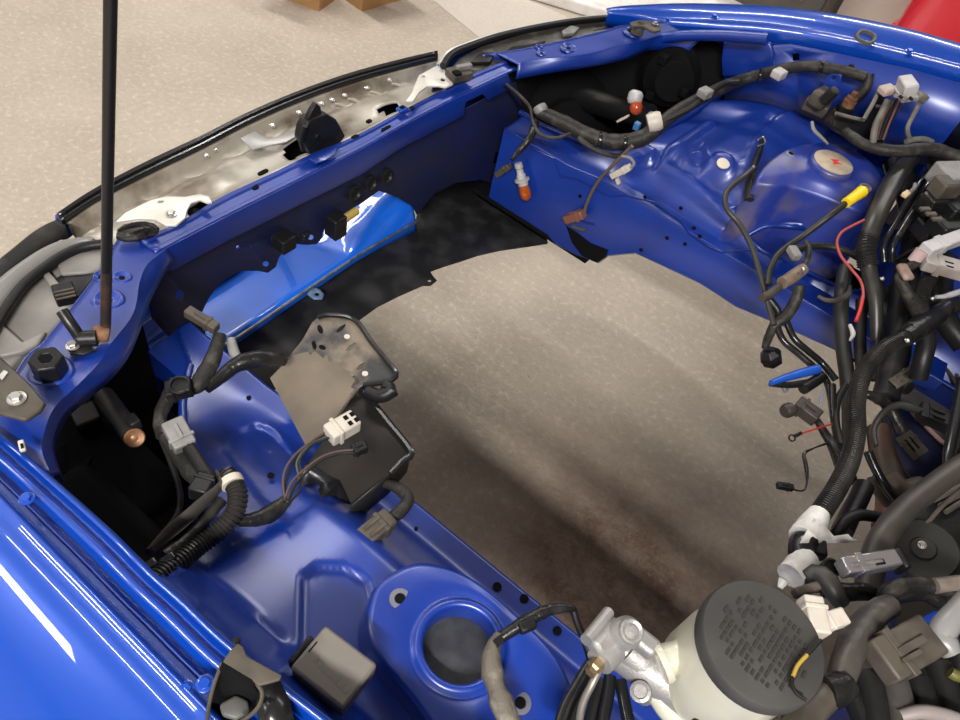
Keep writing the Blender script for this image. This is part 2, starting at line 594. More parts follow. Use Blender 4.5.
# red drum, beige plinth and dark cabinet beyond the far fender
rp = U(972, 18, y=2.75)
t = thing('plastic_drum', 'glossy red rounded drum standing behind the far blue fender', 'drum', (rp.x + 0.05, 2.95, 0))
rm = mat('red_gloss', (0.62, 0.012, 0.03), 0.25, coat=0.5)
MB().lathe([(0.26, 0.0), (0.29, 0.02), (0.30, 0.30), (0.315, 0.32), (0.30, 0.34), (0.30, 0.62), (0.315, 0.64), (0.30, 0.66), (0.29, 0.82), (0.26, 0.86), (0.0, 0.87)], (rp.x + 0.05, 2.95, 0), (0, 0, 1), 40).build('drum_body', rm, t, 30)
MB().lathe([(0.045, 0.868), (0.045, 0.90), (0.04, 0.905), (0.0, 0.905)], (rp.x + 0.18, 2.95, 0), (0, 0, 1), 20).build('filler_cap', BLK, t, 30)
q0 = U(876, 8, y=3.3)
t = thing('board', 'pale beige board leaning upright behind the far fender', 'board', (q0.x + 0.09, 3.32, 0))
MB().box((q0.x + 0.09, 3.36, 0.55), ((1, 0, 0), (0, 1, 0), (0, 0, 1)), (0.50, 0.03, 1.1)).build('board_sheet', mat('beige_board', (0.50, 0.45, 0.38), 0.6), t, 0, bevel=0.004)
MB().box((q0.x + 0.09, 3.33, 0.03), ((1, 0, 0), (0, 1, 0), (0, 0, 1)), (0.52, 0.05, 0.06)).build('foot_rail', mat('beige_board', (0.50, 0.45, 0.38), 0.6), t, 0, bevel=0.004)
q1 = U(735, 0, y=3.0)
t = thing('tool_cabinet', 'dark grey cabinet behind the far blue fender', 'cabinet', (q1.x - 0.02, 3.3, 0))
DGRY = mat('dark_cabinet', (0.075, 0.068, 0.055), 0.6, col2=(0.05, 0.045, 0.038), nscale=5)
MB().box((q1.x + 0.02, 3.4, 0.5), ((1, 0, 0), (0, 1, 0), (0, 0, 1)), (0.74, 0.5, 1.0)).build('cabinet_body', DGRY, t, 0, bevel=0.006)
for i in range(4):
    dr = MB().box((q1.x + 0.02, 3.142, 0.16 + i * 0.225), ((1, 0, 0), (0, 1, 0), (0, 0, 1)), (0.70, 0.015, 0.21)).build('drawer', DGRY, t, 0, bevel=0.004)
    MB().box((q1.x + 0.02, 3.125, 0.20 + i * 0.225), ((1, 0, 0), (0, 1, 0), (0, 0, 1)), (0.5, 0.02, 0.02)).build('handle', STEEL, dr, 0, bevel=0.003)

# ================================================================== the car body
def sm(t):
    t = max(0.0, min(1.0, t))
    return t * t * (3 - 2 * t)
car = thing('car_body', 'blue car body with an empty engine bay, engine removed', 'car', (0, 0, 0))

def zplate(v):
    return float(np.interp(v, [230, 240, 300, 350, 400, 470], [.770, .772, .81, .84, .852, .86]))
# ---- corner plates of the front panel (the near one traced, the far one its mirror image)
outer_px = [(126, 233), (118, 241), (104, 266), (75, 305), (45, 342), (27, 357), (5, 392), (-25, 428)]
ridge_px = [(167, 249), (148, 264), (140, 281), (136, 305), (129, 321), (110, 345), (100, 362), (77, 386), (55, 407), (46, 427), (42, 450), (52, 476)]
flank_px = [(172, 256), (162, 268), (152, 286), (145, 302), (138, 323), (125, 351), (107, 373), (86, 391), (66, 408), (56, 426), (52, 446), (60, 474)]
N = 60
o3 = spline([U(a, b, z=zplate(b)) for a, b in outer_px], N)
r3 = spline([U(a, b, z=zplate(b)) for a, b in ridge_px], N)
k3 = spline([U(a, b, z=zplate(b) - 0.018) for a, b in flank_px], N)
def corner_rows():
    rows = []
    for j in range(9):
        t = j / 8
        rows.append([o3[i].lerp(r3[i], t * 0.94) for i in range(N)])
    rows.append([r3[i] + Vector((0, 0, 0.0004)) for i in range(N)])
    rows.append([r3[i].lerp(k3[i], 0.3) + Vector((0, 0, -0.0005)) for i in range(N)])
    rows.append(k3)
    rows.append([p + Vector((0, 0, -0.014)) for p in k3])
    return rows
cr_ = corner_rows()
PLATES = []
for side in (0, 1):
    b = MB().grid([r_[4 * side:] for r_ in cr_])
    if side: b.mirror()
    PLATES.append(b.build('corner_plate', BAY, car, 50, solid=0.0022))
    # outer flange turned down behind the headlight
    b = MB().grid([o3, [p + Vector((-0.004, 0, -0.02)) for p in o3], [p + Vector((-0.004, 0, -0.05)) for p in o3]])
    if side: b.mirror()
    b.build('headlight_flange', BAY, PLATES[side], 50, solid=0.002)

def dish(P, n, r, parent, m=BAY, hole=0.3, h=0.004, name='stamped_boss'):
    """a pressed ring with a hole in the middle"""
    b = MB().lathe([(r, 0), (r * 0.93, h * 0.6), (r * 0.82, h), (r * 0.70, h * 0.9), (r * 0.58, h * 0.25), (r * hole * 1.15, h * 0.1), (r * hole, h * 0.02), (r * hole * 0.95, -0.001)], P, n, 28)
    o = b.build(name, m, parent, 60)
    k = MB().lathe([(r * hole, 0.0), (r * hole, 0.0004), (0, 0.0004)], P, n, 16).build('hole', VOID, o, 60)
    return o
for side in (0, 1):
    for (a, b_, r, hl, h) in ((101, 277, .0095, .34, .003), (122, 278, .012, .30, .003), (108, 301, .019, .26, .004), (51, 372, .022, .55, .004)):
        P = U(a, b_, z=zplate(b_) + 0.001)
        if side: P.y = -P.y
        dish(P, (0, 0, 1), r, PLATES[side], hole=hl, h=h)

# ---- upper crossmember between them
_rd = spline([U(a, b_, z=z) for a, b_, z in ((140, 262, .786), (169, 247.5, .776), (230, 215.5, .755), (300, 180.5, .740), (360, 150.5, .735), (400, 128, .735), (450, 101.5, .744), (506, 75, .765), (524, 67, .775))], 120)
_ry, _rx, _rz = [p.y for p in _rd], [p.x for p in _rd], [p.z for p in _rd]
def xr(y): return float(np.interp(y, _ry, _rx))
def zr(y): return float(np.interp(y, _ry, _rz))
def Uc(a, b, off=0.0):
    """meets the upright surface of the crossmember face, off metres further forward"""
    y = 0.0
    for _ in range(8):
        P = U(a, b, x=xr(y) - off)
        y = max(-.6, min(.6, P.y))
    return P
ys = np.linspace(-.405, .418, 70)
rows = []
def crow(dx, dz):
    return [Vector((xr(y) + dx, y, zr(y) + dz)) for y in ys]
_ot = spline([U(a, b_, z=z) for a, b_, z in ((150, 236, .776), (179, 223, .768), (222, 198, .752), (279, 170, .742), (310, 155, .738), (350, 138, .737), (402, 111, .738), (455, 83, .752), (480, 71, .762), (505, 60, .775))], 100)
def wd_(y): return max(.028, xr(y) - float(np.interp(y, [p.y for p in _ot], [p.x for p in _ot])))
wob = [Vector((xr(y) - wd_(y), y, zr(y) + 0.002)) for y in ys]
def crow2(t, dz): return [Vector((xr(y) - wd_(y) * t, y, zr(y) + dz)) for y in ys]
b = MB().grid([[p + Vector((0, 0, -0.012)) for p in wob], wob, crow2(.78, 0.003), crow2(.70, 0.0), crow(-0.012, 0.0), crow(-0.008, 0.003), crow(-0.002, 0.003), crow(0.0, 0.0)])
XM = b.build('upper_crossmember', BAY, car, 35, solid=0.002)
# face of the crossmember with the cut-out at its far end
face = [(163, 250), (230, 215), (300, 180), (360, 150), (400, 127.5), (450, 101), (508, 74), (513, 86), (488, 101), (483, 94), (466, 102), (464, 116), (400, 149), (360, 175.5), (300, 205), (230, 240), (176, 269), (168, 272)]
def fpt(a, b_):
    P = Uc(a, b_, -.0006)
    return P
MB().panel([(a, b_, fpt(a, b_)) for a, b_ in face]).build('crossmember_face', BAY, XM, 30, solid=0.002, bevel=0.0008)
# slots and clips on top of it
def slot(a, b_, ln, wd, parent, z, ang=0.0, n=(0, 0, 1), m=VOID, name='slot'):
    P = U(a, b_, z=z)
    d = Vector((math.cos(ang), math.sin(ang), 0))
    e = Vector((-d.y, d.x, 0))
    pts = []
    for i in range(16):
        t = 2 * math.pi * i / 16
        c, s_ = math.cos(t), math.sin(t)
        pts.append(P + d * (math.copysign(abs(c) ** 0.6, c) * ln / 2) + e * (math.copysign(abs(s_) ** 0.6, s_) * wd / 2))
    k = MB()
    k.add([p + Vector((0, 0, 0.0009)) for p in pts] + [p + Vector((0, 0, -0.002)) for p in pts], [list(range(16)), list(range(31, 15, -1))] + [[i, (i + 1) % 16, 16 + (i + 1) % 16, 16 + i] for i in range(16)])
    return k.build(name, m, parent, 0)
for a, b_, ln, wd in ((194, 212, .012, .018), (255, 187, .008, .012), (355, 137, .009, .017), (369, 121, .008, .012), (412, 108, .008, .011), (386, 128, .006, .024), (263, 172, .007, .02)):
    P = U(a, b_, z=.74)
    slot(a, b_, ln, wd, XM, zr(P.y) + 0.0022)
for a, b_ in ((227, 201), (402, 110)):
    P = U(a, b_, z=.745)
    c = MB().box(P + Vector((0, 0, 0.002)), ((1, 0, 0), (0, 1, 0), (0, 0, 1)), (.015, .019, .006)).build('square_clip', FEN, XM, 30, bevel=0.002)
    MB().box(P + Vector((0, 0, 0.0055)), ((1, 0, 0), (0, 1, 0), (0, 0, 1)), (.006, .009, .0022)).build('hole', VOID, c, 0)

# ---- upright front panel below (scalloped opening)
def Ui(a, b): return Uc(a, b, 0.014)
pan = [(160, 262), (230, 236), (300, 202), (360, 172), (400, 145), (464, 110), (516, 82), (526, 120), (537, 165), (545, 226), (531, 203), (500, 187), (481, 180), (456, 183), (434, 194),
       (417, 215), (412, 206), (397, 197), (379, 191), (362, 203), (342, 215), (333, 223), (324, 230), (322, 238), (317, 244), (308, 245), (294, 244), (284, 251), (279, 258), (276, 267), (268, 273), (258, 271), (241, 271),
       (228, 278), (216, 288), (208, 300), (202, 313), (206, 336), (214, 366), (206, 380), (176, 345), (152, 318), (146, 290)]
holes = [ell(266, 264, 3.2, 2.6), ell(311, 237.5, 3.2, 2.6), ell(279, 238, 8, 7), ell(500, 158, 7, 9, 4, 0.9), ell(238, 247, 1.6), ell(250, 246, 1.6), ell(180, 295, 4, 5)]
FP = MB().panel(TR(pan, f=Ui), [TR(h, f=Ui) for h in holes]).build('front_panel', mat('dark_navy', (.006, .010, .06), .5, col2=(.010, .012, .035), nscale=12), car, 30, solid=0.002, bevel=0.0006)  # darker, duller navy than the bay paint
# boxes and clips hanging on it
for (a, b_, sx, sy, sz, m) in ((331, 222, .03, .03, .045, BLK), (279, 238, .03, .03, .028, BLK), (300, 232, .012, .014, .012, BLKD)):
    P = Ui(a, b_)
    MB().box(P + Vector((0.012, 0, 0)), ((1, 0, 0), (0, 1, 0), (0, 0, 1)), (sx, sy, sz)).build('clip_block', m, FP, 30, bevel=0.003)
P = Ui(341, 211)
MB().tube([P + Vector((0.02, -0.012, 0)), P + Vector((0.02, 0.02, 0.003))], 0.008, 10).build('yellow_plug', mat('dull_yellow', (0.38, 0.27, 0.07), 0.5), FP)
for a, b_ in ((352, 192), (368, 182), (384, 175)):
    P = Ui(a, b_)
    MB().lathe([(.016, 0), (.016, .006), (.011, .008), (.008, .004), (0, .004)], P + Vector((.003, 0, 0)), (1, 0, 0.2), 18).build('round_plug', BLKD, FP)

# ---- glossy blue duct floor seen through the opening
dr0 = L([(205, 352), (233, 338.5), (300, 293), (366, 249), (416, 220.5)], z=.43)
b = MB()
rows = []
for dx, dz in ((0.006, -0.012), (0, 0), (-0.008, 0.001), (-0.02, -0.002), (-0.04, -0.008), (-0.07, -0.017), (-0.11, -0.028), (-0.16, -0.036), (-0.20, -0.034), (-0.235, -.012), (-0.25, 0.02)):
    rows.append([p + Vector((dx, 0, dz + (0.55 * max(0, p.y - .05) ** 1.25 + .0025 * math.sin(p.y * 70 + dx * 90) * sm((p.y - .03) / .06)) * min(1, -dx / .03))) for p in spline(dr0, 80)])
DUCT = b.grid(rows).build('duct_floor', mat('azure_panel', (.006, .13, .72), .3, .1, coat=1.0, coat_r=.03), car, 60, solid=0.003)
MB().tube([p + Vector((0.004, 0, 0.001)) for p in dr0], 0.0028, 8).build('edge_strip', STEEL, DUCT)

# ---- black lower guard in front of the floor opening
gz = .405
gd = [(205, 352), (233, 340), (300, 296), (366, 251.5), (415, 222), (419, 206), (434, 186), (452, 172), (481, 164), (510, 172), (537, 192), (548, 243), (528, 246), (500, 250), (478, 255), (460, 261), (444, 266), (430, 271), (434, 277), (437, 280), (431, 285), (423, 285), (400, 295), (378, 306), (360, 319), (345, 330), (300, 372), (270, 392), (235, 372)]
GUARD = MB().panel(TR(gd, z=gz), [TR(ell(429.5, 280.5, 1.8, 1.4), z=gz)]).build('splash_guard', mat('matt_black_guard', (0.010, 0.010, 0.011), 0.42, col2=(0.035, 0.034, 0.035), nscale=16, nlo=0.45, nhi=0.7), car, 30, solid=0.004, bevel=0.001)
tb = TR([(307, 294), (313, 287), (320, 289), (324, 294), (322, 299), (314, 299)], z=.437)
MB().panel(tb, [TR(ell(317, 294, 2.4, 1.8), z=.437)]).build('blue_tab', mat('pale_blue_tab', (0.10, 0.17, 0.30), 0.4), GUARD, 30, solid=0.003)

# ---- inner aprons (wheel-house shells): one height field, both sides
def inpoly(x, y, P):
    k = False
    for i in range(len(P)):
        x1, y1 = P[i][0], P[i][1]
        x2, y2 = P[i - 1][0], P[i - 1][1]
        if (y1 > y) != (y2 > y) and x < (x2 - x1) * (y - y1) / (y2 - y1) + x1: k = not k
    return k
def dpoly(x, y, P):
    best = 9
    for i in range(len(P)):
        ax, ay = P[i - 1][0], P[i - 1][1]
        bx, by = P[i][0] - ax, P[i][1] - ay
        t = max(0, min(1, ((x - ax) * bx + (y - ay) * by) / (bx * bx + by * by + 1e-12)))
        best = min(best, math.hypot(x - ax - t * bx, y - ay - t * by))
    return best if inpoly(x, y, P) else -best
def Hbase(x, y):
    far = y > 0
    y = abs(y)
    t = max(0.0, min(1.0, (y - .42) / .27))
    arch = sm((x + .50) / .36)
    f_ = .36 * sm(t / .36) + .22 * t + (.05 if far else .42) * sm((t - .80) / .2)
    h = .668 + f_ * (.03 + .20 * arch) - 0.012 * sm((-.35 - x) / .1)
    if far: h -= .11 * sm((x - .0) / .08) * sm((y - .40) / .05)
    return h
def onH(a, b):
    """line of sight meets the apron"""
    z = .72
    for _ in range(30):
        P = U(a, b, z=z)
        z = 0.5 * z + 0.5 * Hbase(P.x, P.y)
    return P
def polyH(px, mirror=False):
    return [(p.x, p.y) for p in (onH(a, b) for a, b in px)]
# pressings traced in the picture: (outline, height, edge width)
near_press = [
    (polyH([(196, 612), (206, 600), (228, 601), (262, 620), (283, 638), (288, 655), (262, 690), (215, 650)]), -.007, .006),
    (polyH([(302, 575), (318, 566), (345, 567), (368, 580), (372, 600), (372, 650), (330, 690), (300, 660)]), -.006, .005),
    (polyH([(224, 450), (240, 430), (256, 424), (272, 430), (300, 462), (330, 500), (290, 520), (262, 500)]), -.005, .005),
]
far_press = [
    (polyH([(655, 171), (664, 152), (706, 122), (716, 124), (690, 142), (668, 164), (735, 210), (742, 222), (725, 226)]), .010, .006),
    (polyH([(676, 168), (690, 146), (702, 142), (706, 160), (700, 176), (735, 205), (725, 214)]), -.006, .005),
    (polyH(ell(721, 166, 13, 13, 16)), .006, .005),
    (polyH(ell(700, 156, 7, 6, 12)), -.005, .003),
    (polyH([(622, 146), (640, 146), (656, 152), (650, 165), (640, 163)]), .012, .006),
    (polyH([(738, 178), (742, 160), (757, 132), (778, 116), (805, 110), (830, 130), (800, 190), (760, 200)]), .005, .004),
]
def apron(press, sign, xs, ys_, hole=None):
    vv, ff, idx = [], [], {}
    for i, x in enumerate(xs):
        for j, y in enumerate(ys_):
            Y = y * sign
            h = Hbase(x, Y)
            for P, a, wd in press:
                d = dpoly(x, Y, P)
                h += a * sm(d / wd + 0.5)
            vv.append((x, Y, h))
    m = len(ys_)
    for i in range(len(xs) - 1):
        for j in range(m - 1):
            if hole and hole((xs[i] + xs[i + 1]) / 2, (ys_[j] + ys_[j + 1]) / 2): continue
            ff.append([i * m + j, i * m + j + 1, (i + 1) * m + j + 1, (i + 1) * m + j])
    return MB().add(vv, ff)
AX = list(np.linspace(-.60, .46, 220))
AY = list(np.linspace(.392, .70, 72))
near_cut = [(110, 340), (140, 290), (160, 300), (176, 330), (190, 366), (183, 400), (186, 440), (203, 488), (214, 528), (192, 556), (172, 575), (100, 580), (20, 480), (60, 400)]
far_cut = [(505, 80), (560, 60), (640, 50), (731, 30), (735, 84), (704, 106), (652, 134), (604, 146), (548, 128), (520, 112)]
def nhole(x, y): return inpoly(*PX((x, -y, Hbase(x, -y))), near_cut)
NA = apron(near_press, -1, AX, AY, nhole).build('inner_apron', BAY, car, 180, solid=0.002)
far_cut2 = [(746, 236), (768, 226), (800, 228), (850, 240), (872, 256), (862, 290), (835, 285), (800, 268), (765, 252)]
def fhole(x, y):
    q = PX((x, y, Hbase(x, y)))
    return inpoly(*q, far_cut) or inpoly(*q, far_cut2)
FA = apron(far_press, 1, AX, AY, fhole).build('inner_apron', BAY, car, 180, solid=0.002)
MB().tube([onH(a, b_) for a, b_ in near_cut[4:9]], .0055, 10).build('hem', BAY, NA)
MB().tube([onH(a, b_) for a, b_ in far_cut[4:10]], .006, 10).build('hem', BAY, FA)
MB().tube([onH(a, b_) for a, b_ in far_cut2 + far_cut2[:1]], .0045, 10).build('hem', BAY, FA)
MB().box((.06, .56, .585), ((1, 0, 0), (0, 1, 0), (0, 0, 1)), (.40, .26, .01)).build('cavity_shade_plate', VOID, FA, 0)  # added black plate stands in for the shade inside the cut opening
# ---- frame rails under the aprons
def railmesh(sign, prof_bottom):
    b = MB()
    xs = [p[0] for p in prof_bottom]
    rows = []
    for x, zb in prof_bottom:
        zt = Hbase(x, .392) - 0.001
        yi = .392
        rows.append([Vector((x, sign * (yi + 0.07), zb)), Vector((x, sign * (yi + 0.008), zb)), Vector((x, sign * yi, zb + 0.008)), Vector((x, sign * yi, zt - 0.006)), Vector((x, sign * (yi + 0.004), zt)), Vector((x, sign * (yi + 0.07), zt - 0.01))])
    b.grid(rows, closed_u=True)
    n = len(rows)
    b.f.append([0, 1, 2, 3, 4, 5]); b.f.append([(n - 1) * 6 + i for i in range(6)])
    return b
RN = railmesh(-1, [(-.60, .52), (-.45, .53), (-.2, .55), (.0, .555), (.46, .555)]).build('frame_rail', BAY, car, 35)
_fr = L([(545, 236), (554, 246), (575, 257), (597, 265), (607, 258), (634, 255.5), (697, 285), (716, 297), (734, 309), (780, 328), (832, 352), (870, 368), (930, 394)], y=.392)
RF = railmesh(1, [(-.60, _fr[0].z)] + [(p.x, p.z) for p in _fr]).build('frame_rail', BAY, car, 35)
# seam flange along the far rail
fl = L([(530, 147), (553, 158), (560, 176), (579, 179), (608, 196), (626, 195), (655, 202), (681, 220), (689, 233), (707, 246), (722, 252), (757, 249)], y=.389)
MB().grid([fl, [Vector((p.x, p.y + .001, p.z - .004)) for p in fl]]).build('seam_lip', BAY, RF, 0, solid=0.0015)
for a, b_ in ((645, 197), (681, 208), (667, 238), (685, 244), (641, 250), (580, 196), (694, 228), (700, 236)):
    P = U(a, b_, y=.391)
    MB().lathe([(.004, 0), (.004, .0008), (0, .0008)], P, (0, -1, 0), 12).build('hole', VOID, RF)
# black sheet painted in as the dark hollow in the front end of the far rail
hol = TR([(566, 226), (576, 232), (590, 243), (608, 250), (606, 257), (597, 263), (582, 256), (572, 243)], y=.3905)
MB().panel(hol).build('hollow', VOID, RF, 0, solid=0.001)
for a, b_, r in ((379, 529, 2.6), (416, 529, 2.4), (249, 398, 3.2), (271, 476, 4.0), (497, 587, 5.2), (524, 599, 5.2), (557, 631, 5.0)):
    P = onH(a, b_)
    nn = Vector((0, -0.05 if P.y > -.42 else 0.3, 1)).normalized()
    MB().lathe([(r * .00105, -.001), (r * .00105, .0007), (0, .0008)], P + Vector((0, 0, .001)), nn, 14).build('hole', VOID, NA)
# ---- strut towers
tz = .825
tow_px = [(369, 603), (379, 581), (400, 566), (422, 560), (454, 567), (485, 584), (522, 616), (556, 652), (575, 690), (582, 740), (560, 790), (505, 795), (450, 745), (429, 719), (413, 697), (379, 656), (367, 628)]
hc = U(460, 645, z=tz)
NT = 64
tow = spline(L(tow_px, z=tz), 240, closed=True)
def tow_at(a):
    best = min(tow, key=lambda p: abs((math.atan2(p.y - hc.y, p.x - hc.x) - a + math.pi) % (2 * math.pi) - math.pi))
    return best
angs = [2 * math.pi * i / NT for i in range(NT)]
rim = [tow_at(a) for a in angs]
def ring(r, dz): return [hc + Vector((math.cos(a) * r, math.sin(a) * r, dz)) for a in angs]
def outl(s, dz):
    c = sum(rim, Vector()) / NT
    return [Vector((c.x + (p.x - c.x) * s, c.y + (p.y - c.y) * s, tz + dz)) for p in rim]
base_rows = [ring(.033, -.022), ring(.0335, -.002), ring(.0350, .003), ring(.0385, .0045), ring(.042, .003), ring(.0445, -.001), ring(.0475, -.0015), ring(.0500, .0005), [a.lerp(b_, .55) for a, b_ in zip(ring(.0515, -.001), outl(.93, -.003))],
             outl(.93, -.003), outl(.985, -.0045), outl(1.01, -.010), outl(1.03, -.020), outl(1.06, -.045), outl(1.14, -.10), outl(1.22, -.165)]
TN = MB().grid(base_rows, closed_u=True).build('strut_tower', BAY, car, 180)
MB().lathe([(.034, -.021), (.034, -.0205), (0, -.0205)], hc, (0, 0, 1), 32).build('dark_bearing', mat('dark_bearing', (0.012, 0.014, 0.02), 0.6, col2=(0.03, 0.03, 0.035), nscale=50), TN)
def stud_hole(P, r, parent, n=(0, 0, 1)):
    o = MB().lathe([(r * 2.1, 0), (r * 2.0, .0012), (r * 1.1, .0015), (r, .0008)], P, n, 24).build('washer_face', mat('bare_washer', (0.20, 0.20, 0.24), 0.4, 0.5), parent)
    MB().lathe([(r, .0006), (r, .0016), (0, .0016)], P, n, 16).build('hole', VOID, o)
stud_hole(U(400, 599, z=tz - .003), .005, TN)
stud_hole(U(520, 703, z=tz - .002), .005, TN)
hf = U(829, 169, z=tz)
towf = spline([U(a, b_, z=z) for a, b_, z in ((757, 183, .805), (764, 166, .815), (784, 150, tz), (808, 143, tz), (838, 143, tz), (866, 156, tz), (884, 178, tz), (886, 204, .815), (868, 212, .808), (844, 204, .808), (816, 193, .806), (790, 185.5, .805), (770, 183.5, .804))], 240, closed=True)
cf = sum(towf, Vector()) / 240
def towf_at(a):
    return min(towf, key=lambda p: abs((math.atan2(p.y - hf.y, p.x - hf.x) - a + math.pi) % (2 * math.pi) - math.pi))
rimf = [towf_at(a) for a in angs]
def outf(s_, dz): return [Vector((cf.x + (p.x - cf.x) * s_, cf.y + (p.y - cf.y) * s_, p.z + dz)) for p in rimf]
def ringf(r, dz): return [hf + Vector((math.cos(a) * r, math.sin(a) * r, dz)) for a in angs]
frows = [ringf(.030, .002), ringf(.042, .002), [a.lerp(c, .5) for a, c in zip(ringf(.042, .001), outf(.94, .001))], outf(.94, .0), outf(.985, -.002), outf(1.0, -.008), outf(1.01, -.022), outf(1.03, -.06), outf(1.07, -.16)]
TF = MB().grid(frows, closed_u=True).build('strut_tower', DUSTY, car, 180)
cp = MB().lathe([(.040, .001), (.0405, .010), (.038, .0135), (.034, .014)], hf, (0, 0, 1), 40).build('collar', DUSTY, TF, 50)
MB().lathe([(.0355, .012), (.0355, .0155), (.0345, .0162), (0, .0165)], hf, (0, 0, 1), 40).build('tan_cap', TAN, cp, 50)
tri = [hf + Vector((0.004 + 0.013 * x, 0.0 + 0.013 * y, .0167)) for x, y in ((-.9, .1), (.2, 1.1), (.0, .35), (.9, .2), (.25, -.2), (-.1, -.9), (-.35, -.1))]
MB().add(tri, [list(range(7))]).build('red_paint_mark', REDM, cp, 0, solid=0.0004)
stud_hole(U(791, 154, z=tz - .001), .005, TF)
stud_hole(U(862, 190, z=tz - .001), .005, TF)

# washer-headed plug on the far apron
P = onH(722, 166)
MB().lathe([(.0125, 0.006), (.0125, .0085), (.0105, .0095), (0, .0095)], P, (0.05, -.3, 1), 24).build('round_plug', mat('cream_plug', (0.62, 0.56, 0.46), 0.5), FA)

# ---- near fender
def Uf(a, b_, z0):
    """line of sight meets the fender line, which climbs evenly towards the windscreen"""
    q = ray(a, b_)
    sl_ = .17
    t = (z0 + sl_ * (CAM.x + .36) - CAM.z) / (q.z - sl_ * q.x)
    return CAM + q * t
fa = spline([Uf(a, b_, .875) for a, b_ in ((-95, 349), (-30, 405), (20, 448), (57, 480), (113, 530), (153, 570), (187, 600), (233, 643), (320, 710), (430, 795), (640, 950))], 90)
fc = spline([Uf(a, b_, .886) for a, b_ in ((-135, 366), (-70, 429), (-30, 467), (0, 497), (43, 541), (77, 576), (110, 610), (187, 689), (232, 735), (330, 833), (540, 1035))], 90)
prof = [(-.06, -.030), (-.03, -.012), (0, -.002), (.03, .002), (.10, .003), (.15, .0028), (.18, -.002), (.21, -.010), (.27, -.012), (.31, -.011), (.335, -.006), (.36, -.005), (.48, -.0055), (.52, -.008), (.55, -.015), (.60, -.019), (.66, -.0185), (.69, -.0155), (.72, -.0155), (.75, -.019), (.84, -.020), (.90, -.014), (.94, -.003), (.97, .001), (1.0, .002), (1.06, .002), (1.12, .0005)]
rows = [[a.lerp(c, t) + Vector((0, 0, dz)) for a, c in zip(fa, fc)] for t, dz in prof]
fo = [(-.004, .001), (-.012, .001), (-.022, -.0015), (-.035, -.006), (-.055, -.0145), (-.08, -.027), (-.105, -.042), (-.13, -.062), (-.148, -.09), (-.156, -.13), (-.158, -.18), (-.150, -.30), (-.145, -.45), (-.13, -.58)]
last = rows[-1]
rows += [[p + Vector((0.0, dy - .002, dz)) for p in last] for dy, dz in fo]
def arch_cut(rows):
    """wheel arch: nothing hangs below the opening"""
    for r_ in rows:
        for p in r_:
            q = .37 ** 2 - (p.x - .03) ** 2
            if q > 0:
                p.z = max(p.z, .34 + math.sqrt(q))
    return rows
FN = MB().grid(arch_cut(rows)).build('front_fender', FEN, car, 50, solid=0.0015)
# raised lumps of sealer and bolts in the gutter
for a, b_ in ((27, 499), (186, 690), (205, 684)):
    bolt(U(a, b_, z=.885 + .04 * (a > 100)), (0, 0, 1), .0042, FN, FEN)
# far fender
fi = spline(L([(608, 12.5), (637, 16.5), (662, 23), (708, 26.5), (767, 31), (822, 40), (864, 49), (912, 61), (960, 73), (1010, 87)], y=.725), 70)
fs = spline(L([(606, 10), (626, 6.5), (660, 4.5), (700, 4), (760, 6), (802, 10), (843, 16), (906, 29), (960, 44), (1010, 58)], y=.80), 70)
fi += [fi[-1] + Vector((d, .004 * k, .02 * k)) for k, d in ((1, .12), (2, .26), (3, .42), (4, .58))]
fs += [fs[-1] + Vector((d, .004 * k, .02 * k)) for k, d in ((1, .12), (2, .26), (3, .42), (4, .58))]
# towards the nose the fender sweeps inwards
def sweep(pl):
    out = []
    for p in pl:
        k = sm((-.38 - p.x) / .34)
        q = CAM + (p - CAM) * (1 - .075 * k)
        out.append(q)
    return out
fi, fs = sweep(fi), sweep(fs)
rows = [[p + Vector((0, .004, -.030)) for p in fi], [p + Vector((0, .001, -.012)) for p in fi], [p + Vector((0, 0, -.002)) for p in fi]]
for t, dz in ((.05, .0), (.20, .001), (.28, -.003), (.42, -.004), (.50, .002), (.62, .004), (.80, .004), (.92, .002), (1.0, .0)):
    rows.append([a.lerp(c, t) + Vector((0, 0, dz)) for a, c in zip(fi, fs)])
rows += [[p + Vector((0, dy, dz)) for p in fs] for dy, dz in ((.03, -.010), (.055, -.035), (.07, -.08), (.075, -.16), (.068, -.3), (.06, -.45), (.05, -.56))]
FF = MB().grid(arch_cut(rows)).build('front_fender', FEN, car, 50, solid=0.0015)
# oblong clip and bolts on the far fender
c0 = U(866, 37, y=.735)
b = MB()
lo, li = [], []
for i in range(24):
    t = 2 * math.pi * i / 24
    c, s_ = math.cos(t), math.sin(t)
    e = Vector((math.copysign(abs(c) ** .6, c), math.copysign(abs(s_) ** .6, s_), .10 * s_))
    lo.append(c0 + Vector((e.x * .018, e.y * .0135, e.z * .05 + .003)))
    li.append(c0 + Vector((e.x * .0125, e.y * .009, e.z * .05 + .003)))
b.grid([[p + Vector((0, 0, -.006)) for p in lo], lo, li, [p + Vector((0, 0, -.006)) for p in li]], closed_u=True)
b.build('oblong_clip', mat('grey_rubber', (0.07, 0.07, 0.065), 0.5), FF, 30, bevel=.001)
bolt(U(714, 17, y=.745), (0, -.2, 1), .0055, FF, FEN)
bolt(U(909, 52, y=.735), (0, -.2, 1), .0050, FF, FEN)
bolt(U(667, 20, y=.66), (0, -.2, 1), .0045, FF, FEN)

